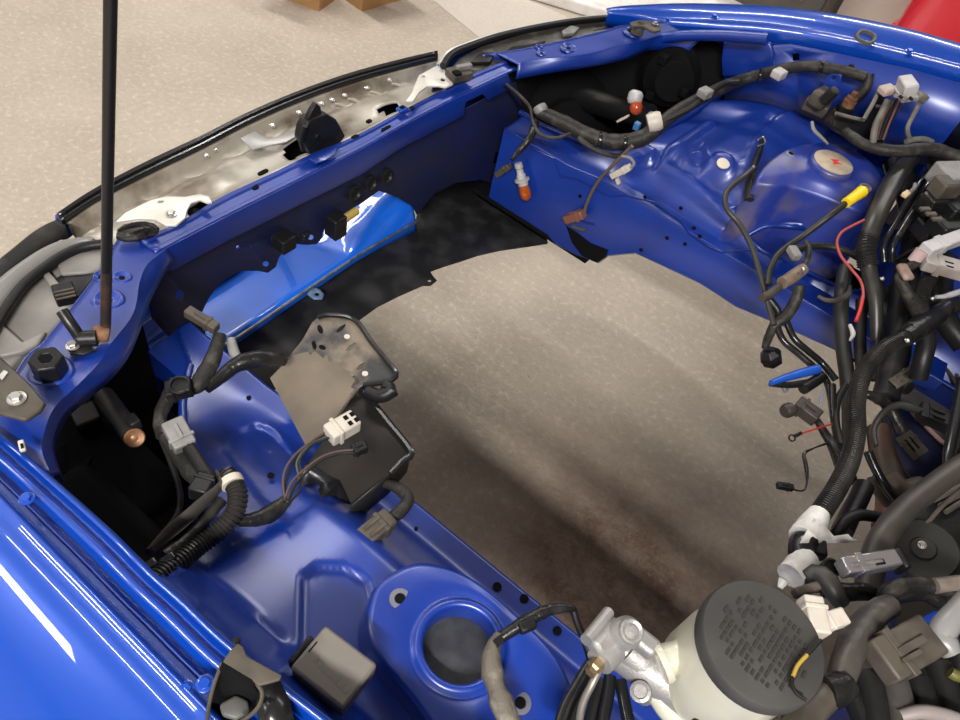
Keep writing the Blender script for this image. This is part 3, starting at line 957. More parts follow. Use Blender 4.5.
# ---- far upper side wall below the fender, with its stiffener
uw = [(724, 42), (770, 46), (790, 44), (840, 54), (905, 68), (985, 90), (990, 190), (940, 172), (880, 146), (800, 120), (724, 100)]
UW = MB().panel(TR(uw, y=.712), [TR(ell(796, 57, 5, 5, 4, .7), y=.712)]).build('side_wall', BAY, car, 30, solid=0.002)
st = [(723, 44), (730, 39), (764, 40), (770, 44), (773, 52), (773, 74), (722, 76), (721, 60)]
MB().panel(TR(st, y=.700)).build('stiffener', BAY, UW, 30, solid=0.010, bevel=.003)
# upper rail running back from the far corner plate
ur = L([(655, 39.5), (678, 36), (720, 35.5), (768, 39)], y=.66)
ur = [Vector((p.x, p.y, p.z)) for p in ur]
MB().tube(ur, .011, 12).build('upper_rail', BAY, UW)
# near side wall under the fender gutter
fa_l, fc_l = fa[-1], fc[-1]
nw_top = [p + Vector((0, 0.004, -.03)) for p in fa]
MB().grid([nw_top, [Vector((p.x, p.y - .004, .70)) for p in nw_top], [Vector((p.x, p.y - .01, .45)) for p in nw_top]]).build('side_wall', BAY, car, 30)

# ---- firewall, cowl, underside
fw = [Vector((.46, -.72, 1.0)), Vector((.46, .72, 1.0)), Vector((.46, .72, .62)), Vector((.46, -.72, .62))]
FIRE = MB()
ny = 24
rows = []
for x, z in ((.52, 1.02), (.47, 1.0), (.465, .85), (.46, .66), (.43, .58), (.41, .50), (.47, .38), (.62, .26)):
    rows.append([Vector((x + (0.0 if abs(y) > .16 else .10 * sm((.16 - abs(y)) / .08) * (z < .6)), y, z)) for y in np.linspace(-.72, .72, ny)])
FW = FIRE.grid(rows).build('firewall', mat('firewall_paint', (0.006, 0.020, 0.16), 0.45, col2=(0.012, 0.018, 0.07), nscale=5, nlo=.40, nhi=.65), car, 60, solid=.003)
MB().grid([[Vector((x, y, z)) for y in np.linspace(-.30, .70, 14)] for x, z in ((.43, .97), (.405, .94), (.40, .80), (.395, .68), (.42, .66))]).build('firewall_shade_sheet', BLK, FW, 60, solid=.006)  # added black sheet, darkens the gaps along the firewall
MB().grid([[Vector((x, .712, z)) for x in (.12, .3, .46)] for z in (.965, .80, .60)]).build('side_wall', BAY, car, 40, solid=.002)
MB().box((.66, 0, 1.02), ((1, 0, 0), (0, 1, 0), (0, 0, 1)), (.30, 1.46, .03)).build('cowl_panel', BLK, car, 30, bevel=.01)
MB().box((1.5, 0, .24), ((1, 0, 0), (0, 1, 0), (0, 0, 1)), (1.8, 1.5, .03)).build('underbody', BLKD, car, 30, bevel=.01)
MB().box((1.5, -.86, .60), ((1, 0, 0), (0, 1, 0), (0, 0, 1)), (1.7, .05, .72)).build('side_panel', FEN, car, 30, bevel=.02)
MB().box((1.5, .86, .60), ((1, 0, 0), (0, 1, 0), (0, 0, 1)), (1.7, .05, .72)).build('side_panel', FEN, car, 30, bevel=.02)
# ================================================================== nose of the car
si_px = [(62, 222), (100, 198), (150, 172), (200, 148), (250, 122), (300, 100), (350, 82), (400, 68), (438, 58.5)]
so_px = [(57, 215), (93, 191), (148, 162), (200, 137.5), (250, 112.5), (300, 91.5), (350, 74), (400, 60.5), (437, 52)]
bz = .705
si = spline(L(si_px, z=bz), 60)
so = spline(L(so_px, z=bz + .002), 60)
bump = thing('bumper_cover', 'blue front bumper cover with a black rubber edge strip', 'bumper', (so[30].x, so[30].y, .2))
rows = [[p + Vector((dx, 0, dz)) for p in so] for dx, dz in ((.004, -.006), (-.001, -.003), (-.004, -.006), (-.008, -.02), (-.012, -.045), (-.010, -.060))]
MB().grid(rows).build('bumper_skin', FEN, bump, 60, solid=.003)
rows = [[p + Vector((dx, 0, dz)) for p in so] for dx, dz in ((.03, -.29), (-.02, -.285), (-.05, -.30), (-.055, -.36), (-.04, -.44), (.0, -.48))]
MB().grid(rows).build('bumper_lower', FEN, bump, 60, solid=.003)
for yy in (-.30, 0, .30):
    P = min(so, key=lambda p: abs(p.y - yy))
    MB().box(P + Vector((.012, 0, -.175)), ((1, 0, 0), (0, 1, 0), (0, 0, 1)), (.012, .014, .23)).build('grille_post', BLK, bump, 30, bevel=.003)
lip = [a.lerp(c, 1.0) for a, c in zip(si, so)]
rows = []
for t, dz in ((-.06, -.012), (0, -.001), (.12, .003), (.28, .003), (.36, -.002), (.44, -.002), (.52, .005), (.80, .0065), (1.0, .003), (1.08, -.006)):
    rows.append([a.lerp(c, t) + Vector((0, 0, dz)) for a, c in zip(si, so)])
MB().grid(rows).build('edge_strip', BLKG, bump, 40, solid=.002)

# ---- silver nose reinforcement
A = spline(L([(66, 223), (100, 200), (150, 174), (200, 150), (250, 124), (300, 102), (350, 84), (400, 70), (440, 60)], z=bz - .004), 110)
B = spline(L([(112, 244), (150, 236), (179, 224), (222, 199), (279, 171), (310, 156), (350, 139), (402, 112), (448, 88)], z=.722), 110)
rows = []
TT = [0, .05, .09, .13, .18, .24, .30, .36, .42, .5, .58, .66, .74, .82, .9, 1.0]
for t in TT:
    r_ = []
    for i, (a, c) in enumerate(zip(A, B)):
        p = a.lerp(c, t)
        h = -.026 * sm((t - .05) / .06) + .012 * sm((t - .24) / .05) + .014 * sm((t - .78) / .2)
        h += .006 * math.sin(i * .55) * sm((t - .1) / .1) * sm((.34 - t) / .1) + .009 * max(0, math.sin(i * .23 + 1)) * sm((t - .36) / .1) * sm((.8 - t) / .1)
        r_.append(p + Vector((0, 0, h)))
    rows.append(r_)
b = MB().grid(rows)
cut = [[(186, 214), (192, 204), (202, 198), (212, 204), (200, 214)], [(283, 152), (290, 142), (300, 138), (306, 152), (290, 162)], [(376, 110), (386, 103), (402, 105), (398, 112), (384, 114)], [(300, 150), (318, 140), (330, 146), (312, 156)]]
ff = []
for q in b.f:
    c = sum((b.v[i] for i in q), Vector()) / len(q)
    a_, b_ = PX(c)
    if not any(inpoly(a_, b_, h) for h in cut): ff.append(q)
b.f = ff
beam = thing('nose_reinforcement', 'dirty silver pressed metal nose reinforcement behind the bumper edge', 'reinforcement', (A[55].x, 0, .66))
b.build('pressed_sheet', SILV, beam, 60, solid=.002)
MB().box((-.80, 0.0, .62), ((1, 0, 0), (0, 1, 0), (0, 0, 1)), (.12, .86, .02)).build('under_shade_slab', VOID, beam, 30, bevel=.005)  # added black slab, makes the cut-outs above look dark
for a, c in ((299, 113), (321, 103.5), (332, 100), (345, 95.5), (367, 88), (389, 80), (272, 126), (215, 150), (206, 156)):
    bolt(U(a, c, z=bz - .012), (0.3, 0, 1), .0036, beam, STEEL)
for a, c, ln in ((335, 104, .03), (348, 99, .03), (370, 92, .03), (392, 84, .03), (308, 118, .03)):
    P = U(a, c, z=bz - .016)
    MB().tube([P, P + Vector((.012, .004, .002)), P + Vector((ln, .01, .001))], [.003, .004, .002], 8).build('drain_bead', SILV, beam)

def sheetpart(name, px, z, m, parent, th=.003, bev=.0012, holes=()):
    return MB().panel(TR(px, z=z), [TR(h, z=z) for h in holes]).build(name, m, parent, 30, solid=th, bevel=bev)
# grey link on the reinforcement
gp = [(240, 138), (255, 130.5), (268, 139), (300, 128), (303, 132), (286, 142), (252, 149)]
sheetpart('grey_link', gp, .712, mat('grey_link', (0.30, 0.295, 0.29), .4, .4), beam)

# ---- white brackets
wb = thing('headlight_bracket', 'off-white stamped bracket bolted beside the bonnet prop rod', 'bracket', U(165, 212, z=.75))
sheetpart('bracket_plate', [(116, 221), (125, 212.5), (150, 200), (166, 196), (185, 196.5), (200, 193.5), (209, 196), (212, 202), (207, 202.5), (200, 199.5), (191, 202.5), (187, 210), (185, 217.5), (176, 225), (165, 225), (155, 219), (140, 218)], .776, WBRK, wb, .004, .0018, [ell(161, 201.3, 3.2, 1.6, 10, -.2)])
bolt(U(171, 214.5, z=.776), (0, 0, 1), .0055, wb, STEEL)
wb2 = thing('headlight_bracket', 'off-white stamped bracket beside the grey block at the far headlight', 'bracket', U(435, 80, z=.75))
sheetpart('bracket_plate', [(406, 101), (412, 92), (415, 84), (419, 75), (430, 69), (440, 63.5), (444, 66), (446, 74), (454, 79), (453, 84), (446, 87), (438, 85.5), (427, 86), (419, 92), (413, 101)], .762, WBRK, wb2, .004, .0018, [ell(443, 79.3, 2.6, 1.8), ell(424, 76, 1.6, 1.1)])
MB().lathe([(.006, 0), (.006, .004), (0, .004)], U(443, 79.3, z=.755), (0, 0, 1), 10).build('stud', BLK, wb2)
gb = thing('grille_clip_block', 'dark grey plastic block beside the white bracket at the far headlight', 'clip', U(458, 76, z=.76))
MB().box(U(459, 74, z=.772), ((.95, -.3, 0), (.3, .95, 0), (0, 0, 1)), (.034, .044, .016)).build('clip_body', GRYB, gb, 30, bevel=.003)
MB().box(U(457, 73, z=.783), ((.95, -.3, 0), (.3, .95, 0), (0, 0, 1)), (.014, .014, .004)).build('socket', VOID, gb, 0)
MB().box(U(464, 67, z=.784), ((.95, -.3, 0), (.3, .95, 0), (0, 0, 1)), (.010, .034, .010)).build('clip_ridge', GRY, gb, 30, bevel=.002)

# ---- bonnet latch
lat = thing('bonnet_latch', 'black bonnet latch standing on the middle of the blue crossmember', 'latch', U(322, 152, z=.74))
P0 = U(323, 150, z=.742)
body = [(303, 141), (305, 130), (309, 122), (316, 118), (327, 114), (337, 120), (346, 136), (340, 144), (332, 151), (320, 155), (311, 155)]
yl = P0.x - .012
MB().panel(TR(body, x=yl)).build('latch_plate', BLKD, lat, 30, solid=.022, bevel=.003)
hook = [(308, 120), (312, 111), (317, 103.5), (321, 107), (322, 114), (327, 116), (322, 122), (314, 122)]
MB().panel(TR(hook, x=yl - .004)).build('latch_hook', BLK, lat, 30, solid=.010, bevel=.002)
MB().tube([U(303, 150, x=yl), U(301, 140, x=yl), U(305, 126, x=yl + .006)], .004, 8).build('latch_lever', BLKD, lat)
MB().panel(TR([(309, 158), (318, 152), (330, 151), (337, 147), (335, 154), (326, 160), (316, 163)], z=.748)).build('latch_foot', BAY, lat, 30, solid=.003, bevel=.001)
bolt(U(316, 136, x=yl + .001), (1, 0, 0.2), .004, lat, BLK)

# wrinkled black sleeve lying at the near end of the reinforcement
sl = thing('film_wrap', 'crumpled dark plastic film wrapped beside the prop rod', 'film', U(138, 232, z=.76))
fp_ = [(117, 229), (124, 224), (134, 222), (146, 221), (154, 223), (160, 228), (158, 234), (148, 237), (136, 239), (124, 239), (116, 236)]
_q = random.Random(5)
MB().panel([(a, b_, U(a, b_, z=.788 + _q.uniform(-.003, .003))) for a, b_ in fp_], inner=[(a, b_, U(a, b_, z=.792 + _q.uniform(-.006, .006))) for a, b_ in ((126, 229), (133, 234), (138, 227), (145, 231), (152, 228), (150, 234), (128, 234), (141, 224))]).build('film_body', TAPEG, sl, 20, solid=.006, bevel=.001)
MB().tube(L([(118, 231), (130, 226), (146, 224), (158, 229)], z=.797), [.002, .004, .0035, .002], 7, wob=.1).build('film_fold', TAPEG, sl, 40)
# ---- near headlight (seen from behind and above)
hl = thing('headlight', 'grey dusty headlight housing with a black rim beside the prop rod', 'headlight', U(40, 300, z=.6))
hz = .755
hp = [(-40, 385), (-20, 345), (0, 318), (12, 300), (28, 283), (52, 264), (78, 250), (104, 246), (108, 256), (100, 270), (75, 303), (45, 339), (20, 356), (-10, 390)]
HG = mat('dusty_housing', (0.22, 0.205, 0.185), .5, col2=(.13, .12, .11), nscale=9)
hc3 = TR(hp, z=hz)
b = MB().panel(hc3)
HO = b.build('housing_top', HG, hl, 30, solid=.10, bevel=.004)
sheetpart('housing_step', [(56, 262), (80, 251), (103, 248), (107, 256), (100, 268), (86, 272), (60, 274)], hz + .008, HG, HO, .01, .004)
sheetpart('housing_shade', [(52, 280), (66, 271), (88, 273), (98, 272), (80, 296), (66, 302), (58, 296)], hz + .004, BLKD, HO, .01, .002)
sheetpart('housing_rib', [(40, 270), (46, 268), (62, 286), (60, 296), (54, 294)], hz + .008, HG, HO, .01, .003)
sheetpart('housing_edge', [(0, 322), (10, 330), (22, 341), (46, 330), (38, 343), (20, 352), (0, 356), (-14, 350)], hz + .006, HG, HO, .01, .003)
rimp = spline(L([(-30, 372), (-12, 340), (4, 312), (24, 285), (50, 264), (68, 253), (84, 247), (103, 244)], z=hz + .012), 50)
MB().tube(rimp, .0065, 10).build('rim_seal', BLK, hl)
rows = [[p + Vector((dx * .8, -.6 * abs(dx), dz)) for p in rimp] for dx, dz in ((-.004, .002), (-.016, .008), (-.024, .008), (-.032, .001), (-.036, -.03))]
MB().grid(rows).build('rim_band', mat('rim_grey', (0.17, 0.165, 0.155), .35), hl, 50, solid=.003)
e2 = spline(L([(-30, 318), (0, 277), (30, 250), (50, 234), (66, 226)], z=bz + .012), 40)
rows = [[p + Vector((dx, -.5 * abs(dx), dz)) for p in e2] for dx, dz in ((.014, -.006), (.004, .003), (-.01, .005), (-.016, -.001), (-.03, -.02), (-.05, -.10), (-.06, -.22))]
MB().grid(rows).build('rubber_edge', BLKD, bump, 50, solid=.003)
e3 = spline([e2[0] + Vector((.10, -.035, .03)), e2[0] + Vector((.05, -.02, .015))] + [e2[k] for k in (0, 10, 20, 30, 39)], 40)
rows = [[p + Vector((dx, -.5 * abs(dx), dz)) for p in e3] for dx, dz in ((-.03, -.03), (-.055, -.11), (-.06, -.22), (-.05, -.36), (-.02, -.46))]
MB().grid(rows).build('bumper_corner', FEN, bump, 50, solid=.003)
X, Y, Z = frame(U(56, 292, z=.79), U(74, 288, z=.79))
hcx = MB().box(U(65, 294, z=.78), (X, Y, Z), (.024, .020, .022)).build('bulb_connector', BLK, hl, 30, bevel=.002)
for k in (-1, 0, 1):
    MB().box(U(65, 294, z=.7915) + Y * (k * .006), (X, Y, Z), (.022, .002, .002)).build('grip_rib', GRYB, hcx, 0)

# ---- far headlight
hl2 = thing('headlight', 'dark headlight housing under the far blue corner plate', 'headlight', U(560, 90, z=.5))
hp2 = [(447, 72), (458, 58), (480, 46), (520, 34), (560, 26), (600, 20), (622, 19), (612, 28), (590, 36), (560, 45), (520, 56), (492, 68)]
H2 = MB().panel(TR(hp2, z=.758)).build('housing_top', mat('dark_housing', (0.05, 0.047, 0.043), .4, col2=(.16, .15, .135), nscale=26, nlo=.5, nhi=.7), hl2, 30, solid=.03, bevel=.004)
rim2 = spline(L([(443, 66), (452, 54), (470, 46), (500, 36), (540, 27), (580, 20.5), (622, 17)], z=.77), 50)
MB().tube(rim2, .007, 10).build('rim_seal', BLK, hl2)
MB().tube([p + Vector((-.013, .004, -.004)) for p in rim2], .005, 8).build('rim_band', mat('rim_silver', (0.5, 0.48, 0.45), .3, .3), hl2)
rows = [[p + Vector((dx, -dx * .3, dz)) for p in rim2] for dx, dz in ((-.012, -.004), (-.016, -.02), (-.022, -.08), (-.03, -.2), (-.03, -.36))]
MB().grid(rows).build('bumper_corner', FEN, bump, 50, solid=.003)
for px, m in (([(562, 30), (571, 25), (580, 27), (574, 33), (564, 34)], GRY), ([(500, 56), (512, 46), (530, 44), (546, 40), (540, 48), (520, 54)], BLK), ([(470, 62), (480, 52), (496, 52), (490, 62)], BLK)):
    sheetpart('housing_step', px, .768, m, H2, .008, .002)
# strut of wire over it
MB().tube(L([(594, 30), (612, 27), (632, 23)], z=.80), .0022, 8).build('adjuster_rod', STEEL, hl2)
# backs of the lamp units inside the opening
back = MB()
cen = Vector((-.57, .60, .60))
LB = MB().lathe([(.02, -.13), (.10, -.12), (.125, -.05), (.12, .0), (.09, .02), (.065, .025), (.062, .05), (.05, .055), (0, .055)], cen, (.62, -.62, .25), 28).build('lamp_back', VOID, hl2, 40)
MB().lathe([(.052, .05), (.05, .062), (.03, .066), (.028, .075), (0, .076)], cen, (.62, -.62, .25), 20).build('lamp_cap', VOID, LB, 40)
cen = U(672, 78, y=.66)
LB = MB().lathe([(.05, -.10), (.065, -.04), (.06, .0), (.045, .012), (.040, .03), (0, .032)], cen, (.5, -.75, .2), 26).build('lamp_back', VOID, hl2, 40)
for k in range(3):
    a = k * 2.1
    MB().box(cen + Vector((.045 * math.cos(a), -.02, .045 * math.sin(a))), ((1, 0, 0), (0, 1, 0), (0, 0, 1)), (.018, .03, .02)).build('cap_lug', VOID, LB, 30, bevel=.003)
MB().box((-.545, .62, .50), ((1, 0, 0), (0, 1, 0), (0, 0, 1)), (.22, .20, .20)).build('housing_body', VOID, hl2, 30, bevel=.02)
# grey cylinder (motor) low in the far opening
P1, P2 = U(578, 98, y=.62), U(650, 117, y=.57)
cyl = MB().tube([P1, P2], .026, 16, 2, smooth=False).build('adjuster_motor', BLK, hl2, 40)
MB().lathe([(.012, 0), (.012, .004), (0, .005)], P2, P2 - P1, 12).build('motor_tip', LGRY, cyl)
MB().grid([[Vector((x, .735, z + k)) for x, k in ((-.54, -.06), (-.40, 0), (-.22, 0))] for z in (.85, .60, .45)]).build('wing_shade_sheet', VOID, car, 40, solid=.003)  # added black sheet in place of the shade inside the far wing
# near opening: dark lamp backs
NB = MB()
cn = thing('headlight_motor', 'dusty black headlight levelling motor with a brass coloured end in the near opening', 'motor', U(130, 440, z=.6))
P1, P2 = U(104, 396, z=.71), U(133, 436, z=.735)
MB().tube([P1, P1.lerp(P2, .5), P2], .0125, 16, 4).build('motor_body', BLKD, cn, 40)
ec = MB().lathe([(.0115, -.006), (.0115, .002), (.010, .0035), (.004, .002), (0, .004)], P2 + (P2 - P1).normalized() * .004, (P2 - P1).normalized() + (CAM - P2).normalized() * 1.2, 20).build('end_cap', mat('copper_brown', (0.26, 0.12, 0.06), .45, .4, col2=(.4, .22, .12), nscale=60), cn, 40)
MB().box(P1.lerp(P2, .8) + Vector((.008, .006, .014)), frame(P1, P2), (.02, .012, .012)).build('mount_lug', BLKD, cn, 30, bevel=.002)
MB().box(U(88, 420, z=.70), frame(U(80, 410, z=.7), U(95, 440, z=.7)), (.03, .03, .03)).build('side_connector', BLKD, cn, 30, bevel=.003)
MB().panel(TR([(128, 448), (150, 452), (176, 476), (200, 505), (196, 524), (170, 500), (146, 478)], z=.63)).build('inner_strip', BAY, car, 30, solid=.003)
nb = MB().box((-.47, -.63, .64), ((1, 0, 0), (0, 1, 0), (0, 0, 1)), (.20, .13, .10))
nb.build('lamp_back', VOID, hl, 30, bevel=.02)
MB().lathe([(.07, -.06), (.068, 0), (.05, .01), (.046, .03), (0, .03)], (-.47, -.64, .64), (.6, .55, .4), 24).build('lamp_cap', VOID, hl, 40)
MB().box((-.30, -.66, .60), ((1, 0, 0), (0, 1, 0), (0, 0, 1)), (.35, .07, .22)).build('inner_shade_box', VOID, car, 30, bevel=.02)  # black box added so the near opening stays dark
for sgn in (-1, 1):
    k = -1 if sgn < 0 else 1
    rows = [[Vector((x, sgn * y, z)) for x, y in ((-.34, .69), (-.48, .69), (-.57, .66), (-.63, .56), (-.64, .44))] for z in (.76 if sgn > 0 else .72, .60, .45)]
    MB().grid(rows).build('nose_shade_sheet', VOID, car, 40, solid=.003)  # added black walls keep the headlight openings dark and hide the floor
    MB().box((-.49, sgn * .545, .46), ((1, 0, 0), (0, 1, 0), (0, 0, 1)), (.32, .29, .012)).build('lower_shade_sheet', VOID, car, 30, bevel=.003)  # black sheet added below each opening, hides the floor and stands for shade
# ================================================================== prop rod, rubber stops, relay boxes
rodB, rodM = U(105.5, 330, z=.846), U(110.5, 0, d=.55)
rdir = (rodM - rodB).normalized()
rod = thing('bonnet_prop_rod', 'thin black steel bonnet prop rod with a rusty pivot end', 'rod', rodB)
rodT = rodB + rdir * 1.02
RODM = mat('rod_black', (0.014, 0.013, 0.012), .35, .3, col2=(.05, .025, .015), nscale=25, nlo=.6, nhi=.75)
MB().tube([rodB, rodB.lerp(rodT, .5), rodT - rdir * .03, rodT + Vector((.025, .012, 0))], .0052, 12, 40).build('rod_bar', RODM, rod)
MB().tube([rodB + rdir * .085, rodB + rdir * .006], .0055, 12, 6).build('worn_end', mat('worn_end', (.03, .022, .018), .5, .3, col2=(.10, .05, .028), nscale=60, nlo=.45, nhi=.7), rod)
pv = U(101, 334, z=.848)
MB().lathe([(.007, -.008), (.009, -.004), (.009, .004), (.007, .008)], pv, (-.6, -.6, .2), 14).build('pivot_knuckle', RUST, rod)
sA, sB = U(79, 339, z=.85), U(97, 338, z=.85)
MB().tube([sA, sB], .0088, 14, 4).build('rubber_sleeve', BLK, rod)
MB().tube([U(62, 311, z=.872), U(70, 323, z=.864), U(79, 336, z=.852)], .0062, 12, 8).build('bent_arm', RODM, rod)
MB().panel(TR([(66, 346), (74, 338), (90, 342), (94, 350), (84, 354), (70, 354)], z=.847)).build('foot_plate', BLKD, rod, 30, solid=.003, bevel=.001)
bolt(U(73, 346, z=.848), (0, 0, 1), .0048, rod, STEEL)

hb = thing('rubber_stop', 'black hexagonal rubber bonnet stop on the near blue corner plate', 'stop', U(51, 372, z=.85))
c0 = U(51, 371, z=.851)
for name, prof, n, m in (('stop_body', [(.0165, 0), (.0165, .020), (.0150, .0225), (.0070, .0225), (.0060, .020)], 6, BLK), ('centre_hole', [(.0055, .0205), (.0055, .0215), (0, .0215)], 12, VOID)):
    MB().lathe(prof, c0, (.05, 0, 1), n).build(name, m, hb, 25, bevel=.0012 if n == 6 else 0)
fb_ = thing('rubber_stop', 'round black rubber bonnet stop with a grey swivel arm on the far corner plate', 'stop', U(637, 30, z=.86))
c0 = U(637, 33, z=.855)
MB().lathe([(.013, 0), (.012, .004), (.0115, .018), (.009, .021), (0, .021)], c0, (0, 0, 1), 20).build('stop_body', GRYB, fb_, 40)
MB().panel(TR([(630, 22), (640, 19.5), (652, 21), (661, 26), (661, 30), (654, 31.5), (643, 26), (632, 26)], z=.876)).build('swivel_arm', GRYB, fb_, 30, solid=.005, bevel=.001)
bolt(U(655, 24, z=.878), (0, 0, 1), .0042, fb_, STEEL)
bk = thing('fender_bracket', 'dark grey cranked bracket bolted to the near fender front', 'bracket', U(15, 395, z=.87))
MB().panel(TR([(-22, 362), (0, 356), (14, 369), (28, 382), (45, 402), (40, 410), (25, 420), (10, 416), (-20, 408)], z=.884)).build('bracket_plate', GRYB, bk, 30, solid=.006, bevel=.002)
bolt(U(17, 399, z=.885), (0, 0, 1), .0056, bk, STEEL)
MB().panel(TR([(-2, 376), (4, 370), (8, 372), (2, 380)], z=.886)).build('pale_label', LGRY, bk, 0, solid=.001)
wc = thing('body_clip', 'tiny white plastic clip in the near fender gutter', 'clip', U(22, 446, z=.87))
MB().box(U(22, 446, z=.878), frame(U(20, 438, z=.88), U(24, 454, z=.88)), (.012, .005, .004)).build('clip_body', WHT, wc, 30, bevel=.001)
MB().box(U(22, 446, z=.8805), frame(U(20, 438, z=.88), U(24, 454, z=.88)), (.005, .002, .0015)).build('clip_slot', VOID, wc, 0)

def conn(name, A, B, w_, h, m, parent, ribs=1, sock=True, up=(0, 0, 1)):
    """plug: shell from A to B with a latch, a collar and a dark socket at B"""
    X, Y, Z = frame(A, B, up)
    ln = (B - A).length
    c = (A + B) / 2
    o = MB().box(c, (X, Y, Z), (ln, w_, h)).build(name, m, parent, 30, bevel=min(w_, h) * .12)
    MB().box(A + X * ln * .3, (X, Y, Z), (ln * .12, w_ * 1.14, h * 1.14)).build('collar', m, o, 30, bevel=.0008)
    for k in range(ribs):
        MB().box(c + Z * (h * .56) + Y * ((k - (ribs - 1) / 2) * w_ * .45), (X, Y, Z), (ln * .5, w_ * .18, h * .16)).build('latch', m, o, 30, bevel=.0005)
    if sock:
        MB().box(B + X * .0003, (X, Y, Z), (.001, w_ * .72, h * .66)).build('socket', VOID, o, 0)
    return o

# ---- grey relay box on the near apron
rb = thing('relay_box', 'square grey-brown plastic relay box between fender and near strut tower', 'relay', U(335, 675, z=.83))
tp = L([(325.5, 624), (378, 664), (343, 710), (290, 667)], z=.878)
bt = [p + Vector((0, 0, -.026)) for p in tp]
RBX = MB().add(tp + bt, [[0, 1, 2, 3], [7, 6, 5, 4]] + [[i, (i + 1) % 4, 4 + (i + 1) % 4, 4 + i] for i in range(4)]).build('box_shell', mat('relay_grey', (.145, .13, .112), .5, col2=(.115, .105, .098), nscale=12), rb, 30, bevel=.003)
ex, ey = (tp[1] - tp[0]).normalized(), (tp[3] - tp[0]).normalized()
# faint raised marks on its lid (worn, not legible)
for i in range(7):
    P = tp[0] + ex * (.012 + .0058 * i) + ey * (.026 + .0006 * i) + Vector((0, 0, .0001))
    MB().box(P, (ex, ey, (0, 0, 1)), (.0038, .0058, .0006)).build('raised_mark', MATS['relay_grey'], RBX, 0)
MB().box(tp[0] + ex * .004 + ey * .020, (ex, ey, (0, 0, 1)), (.0012, .010, .0007)).build('lid_groove', VOID, RBX, 0)
MB().box(tp[0] + ey * .026 - ex * .003 + Vector((0, 0, -.012)), (ex, ey, (0, 0, 1)), (.006, .026, .016)).build('side_socket', BLK, rb, 30, bevel=.002)
MB().box((tp[0] + tp[2]) / 2 + Vector((0, 0, -.05)), (ex, ey, (0, 0, 1)), (.03, .03, .048)).build('mount_foot', BLK, rb, 30, bevel=.003)

# ---- folded bracket in the gutter
gb2 = thing('channel_bracket', 'open grey-brown folded metal bracket at the near fender gutter', 'bracket', U(250, 690, z=.90))
zz = .95
MB().panel(TR([(222, 662), (230, 650), (238, 643), (243, 646), (247, 656), (282, 675), (280, 680), (266, 684), (258, 686), (252, 680)], z=zz)).build('top_plate', GRYB, gb2, 30, solid=.003, bevel=.001)
MB().panel([(222, 662, U(222, 662, z=zz)), (252, 680, U(252, 680, z=zz)), (255, 690, U(255, 690, z=zz - .005)), (262, 700, U(262, 700, z=zz - .01)), (252, 716, U(252, 716, z=zz - .03)), (230, 726, U(230, 726, z=zz - .04)), (208, 712, U(208, 712, z=zz - .03)), (213, 686, U(213, 686, z=zz - .015))]).build('dark_inside', VOID, gb2, 30, solid=.002)
MB().panel(TR([(258, 686), (266, 684), (280, 680), (290, 700), (296, 730), (262, 735), (256, 710)], z=zz - .012)).build('inner_face', BLKG, gb2, 30, solid=.002)
MB().panel(TR([(219, 704), (236, 694), (248, 700), (250, 712), (236, 720), (222, 716)], z=zz - .012)).build('grey_pad', mat('pad_grey', (.06, .06, .055), .5), gb2, 30, solid=.004, bevel=.002)
MB().tube(L([(256, 682), (262, 692), (260, 704), (252, 714), (240, 722)], z=zz - .004), .0015, 8).build('rolled_edge', GRYB, gb2)
MB().tube(L([(222, 663), (213, 688), (208, 712), (206, 735)], z=zz - .006), .0014, 8).build('rolled_edge', GRYB, gb2)
bolt(U(237, 641, z=.925), (0, 0, 1), .002, gb2, BLK)

# ---- dusty stiff plate and black box beside the near rail
pl = thing('tray_bracket', 'dusty brown-grey flanged plate with slots standing on the near rail', 'plate', U(320, 430, z=.67))
def zpl(a, b_): return .70 + .0006 * (a - 270) * .9 + .00012 * (444 - b_)
plate = [(270, 378), (284, 362), (302, 340), (312, 322), (320, 315.5), (330, 314.5), (354, 319.5), (362, 330), (372, 343), (392, 369), (394, 376), (388, 381), (364, 384), (356, 390), (344, 406), (332, 424), (320, 442), (306, 446), (290, 416)]
hs = [ell(320, 329, 5, 2.6, 10, 1.2), ell(314, 345, 4.6, 2.2, 10, 1.3), ell(341, 328, 6, 2, 10, -.75), ell(351, 347, 6, 2.2, 10, -.75), ell(361, 366, 5.5, 2.2, 10, -.75), ell(355, 380, 5, 3, 10, 1.2), ell(322, 347, 4, 2.4, 10, .4)]
fpl = lambda a, b_: U(a, b_, z=zpl(a, b_))
PLT = MB().panel(TR(plate, f=fpl), [TR(h, f=fpl) for h in hs]).build('plate_sheet', DIRTK, pl, 30, solid=.0025, bevel=.0008)
wet = [(270, 378), (286, 362), (305, 352), (320, 354), (335, 360), (350, 372), (354, 388), (342, 408), (330, 426), (318, 443), (306, 446), (290, 416)]
_j = random.Random(8)
wet = [(p.x + (_j.uniform(-3.5, 3.5) if p.y < 392 and p.x > 284 else 0), p.y + (_j.uniform(-3.5, 3.5) if p.y < 392 and p.x > 284 else 0)) for p in (Vector((wet[k][0], wet[k][1])).lerp(Vector(wet[(k + 1) % len(wet)]), q) for k in range(len(wet)) for q in (0, .25, .5, .75))]
MB().panel([(a, b_, U(a, b_, z=zpl(a, b_) + .0006)) for a, b_ in wet]).build('dust_film', DIRT, PLT, 0, solid=.0004)
edge = [U(a, b_, z=zpl(a, b_) + .003) for a, b_ in [(318, 317), (330, 315), (354, 319.5), (372, 343), (395, 371), (393, 379), (386, 382), (364, 385)]]
MB().tube(edge, .0035, 8, 40).build('rolled_flange', BLKG, PLT)
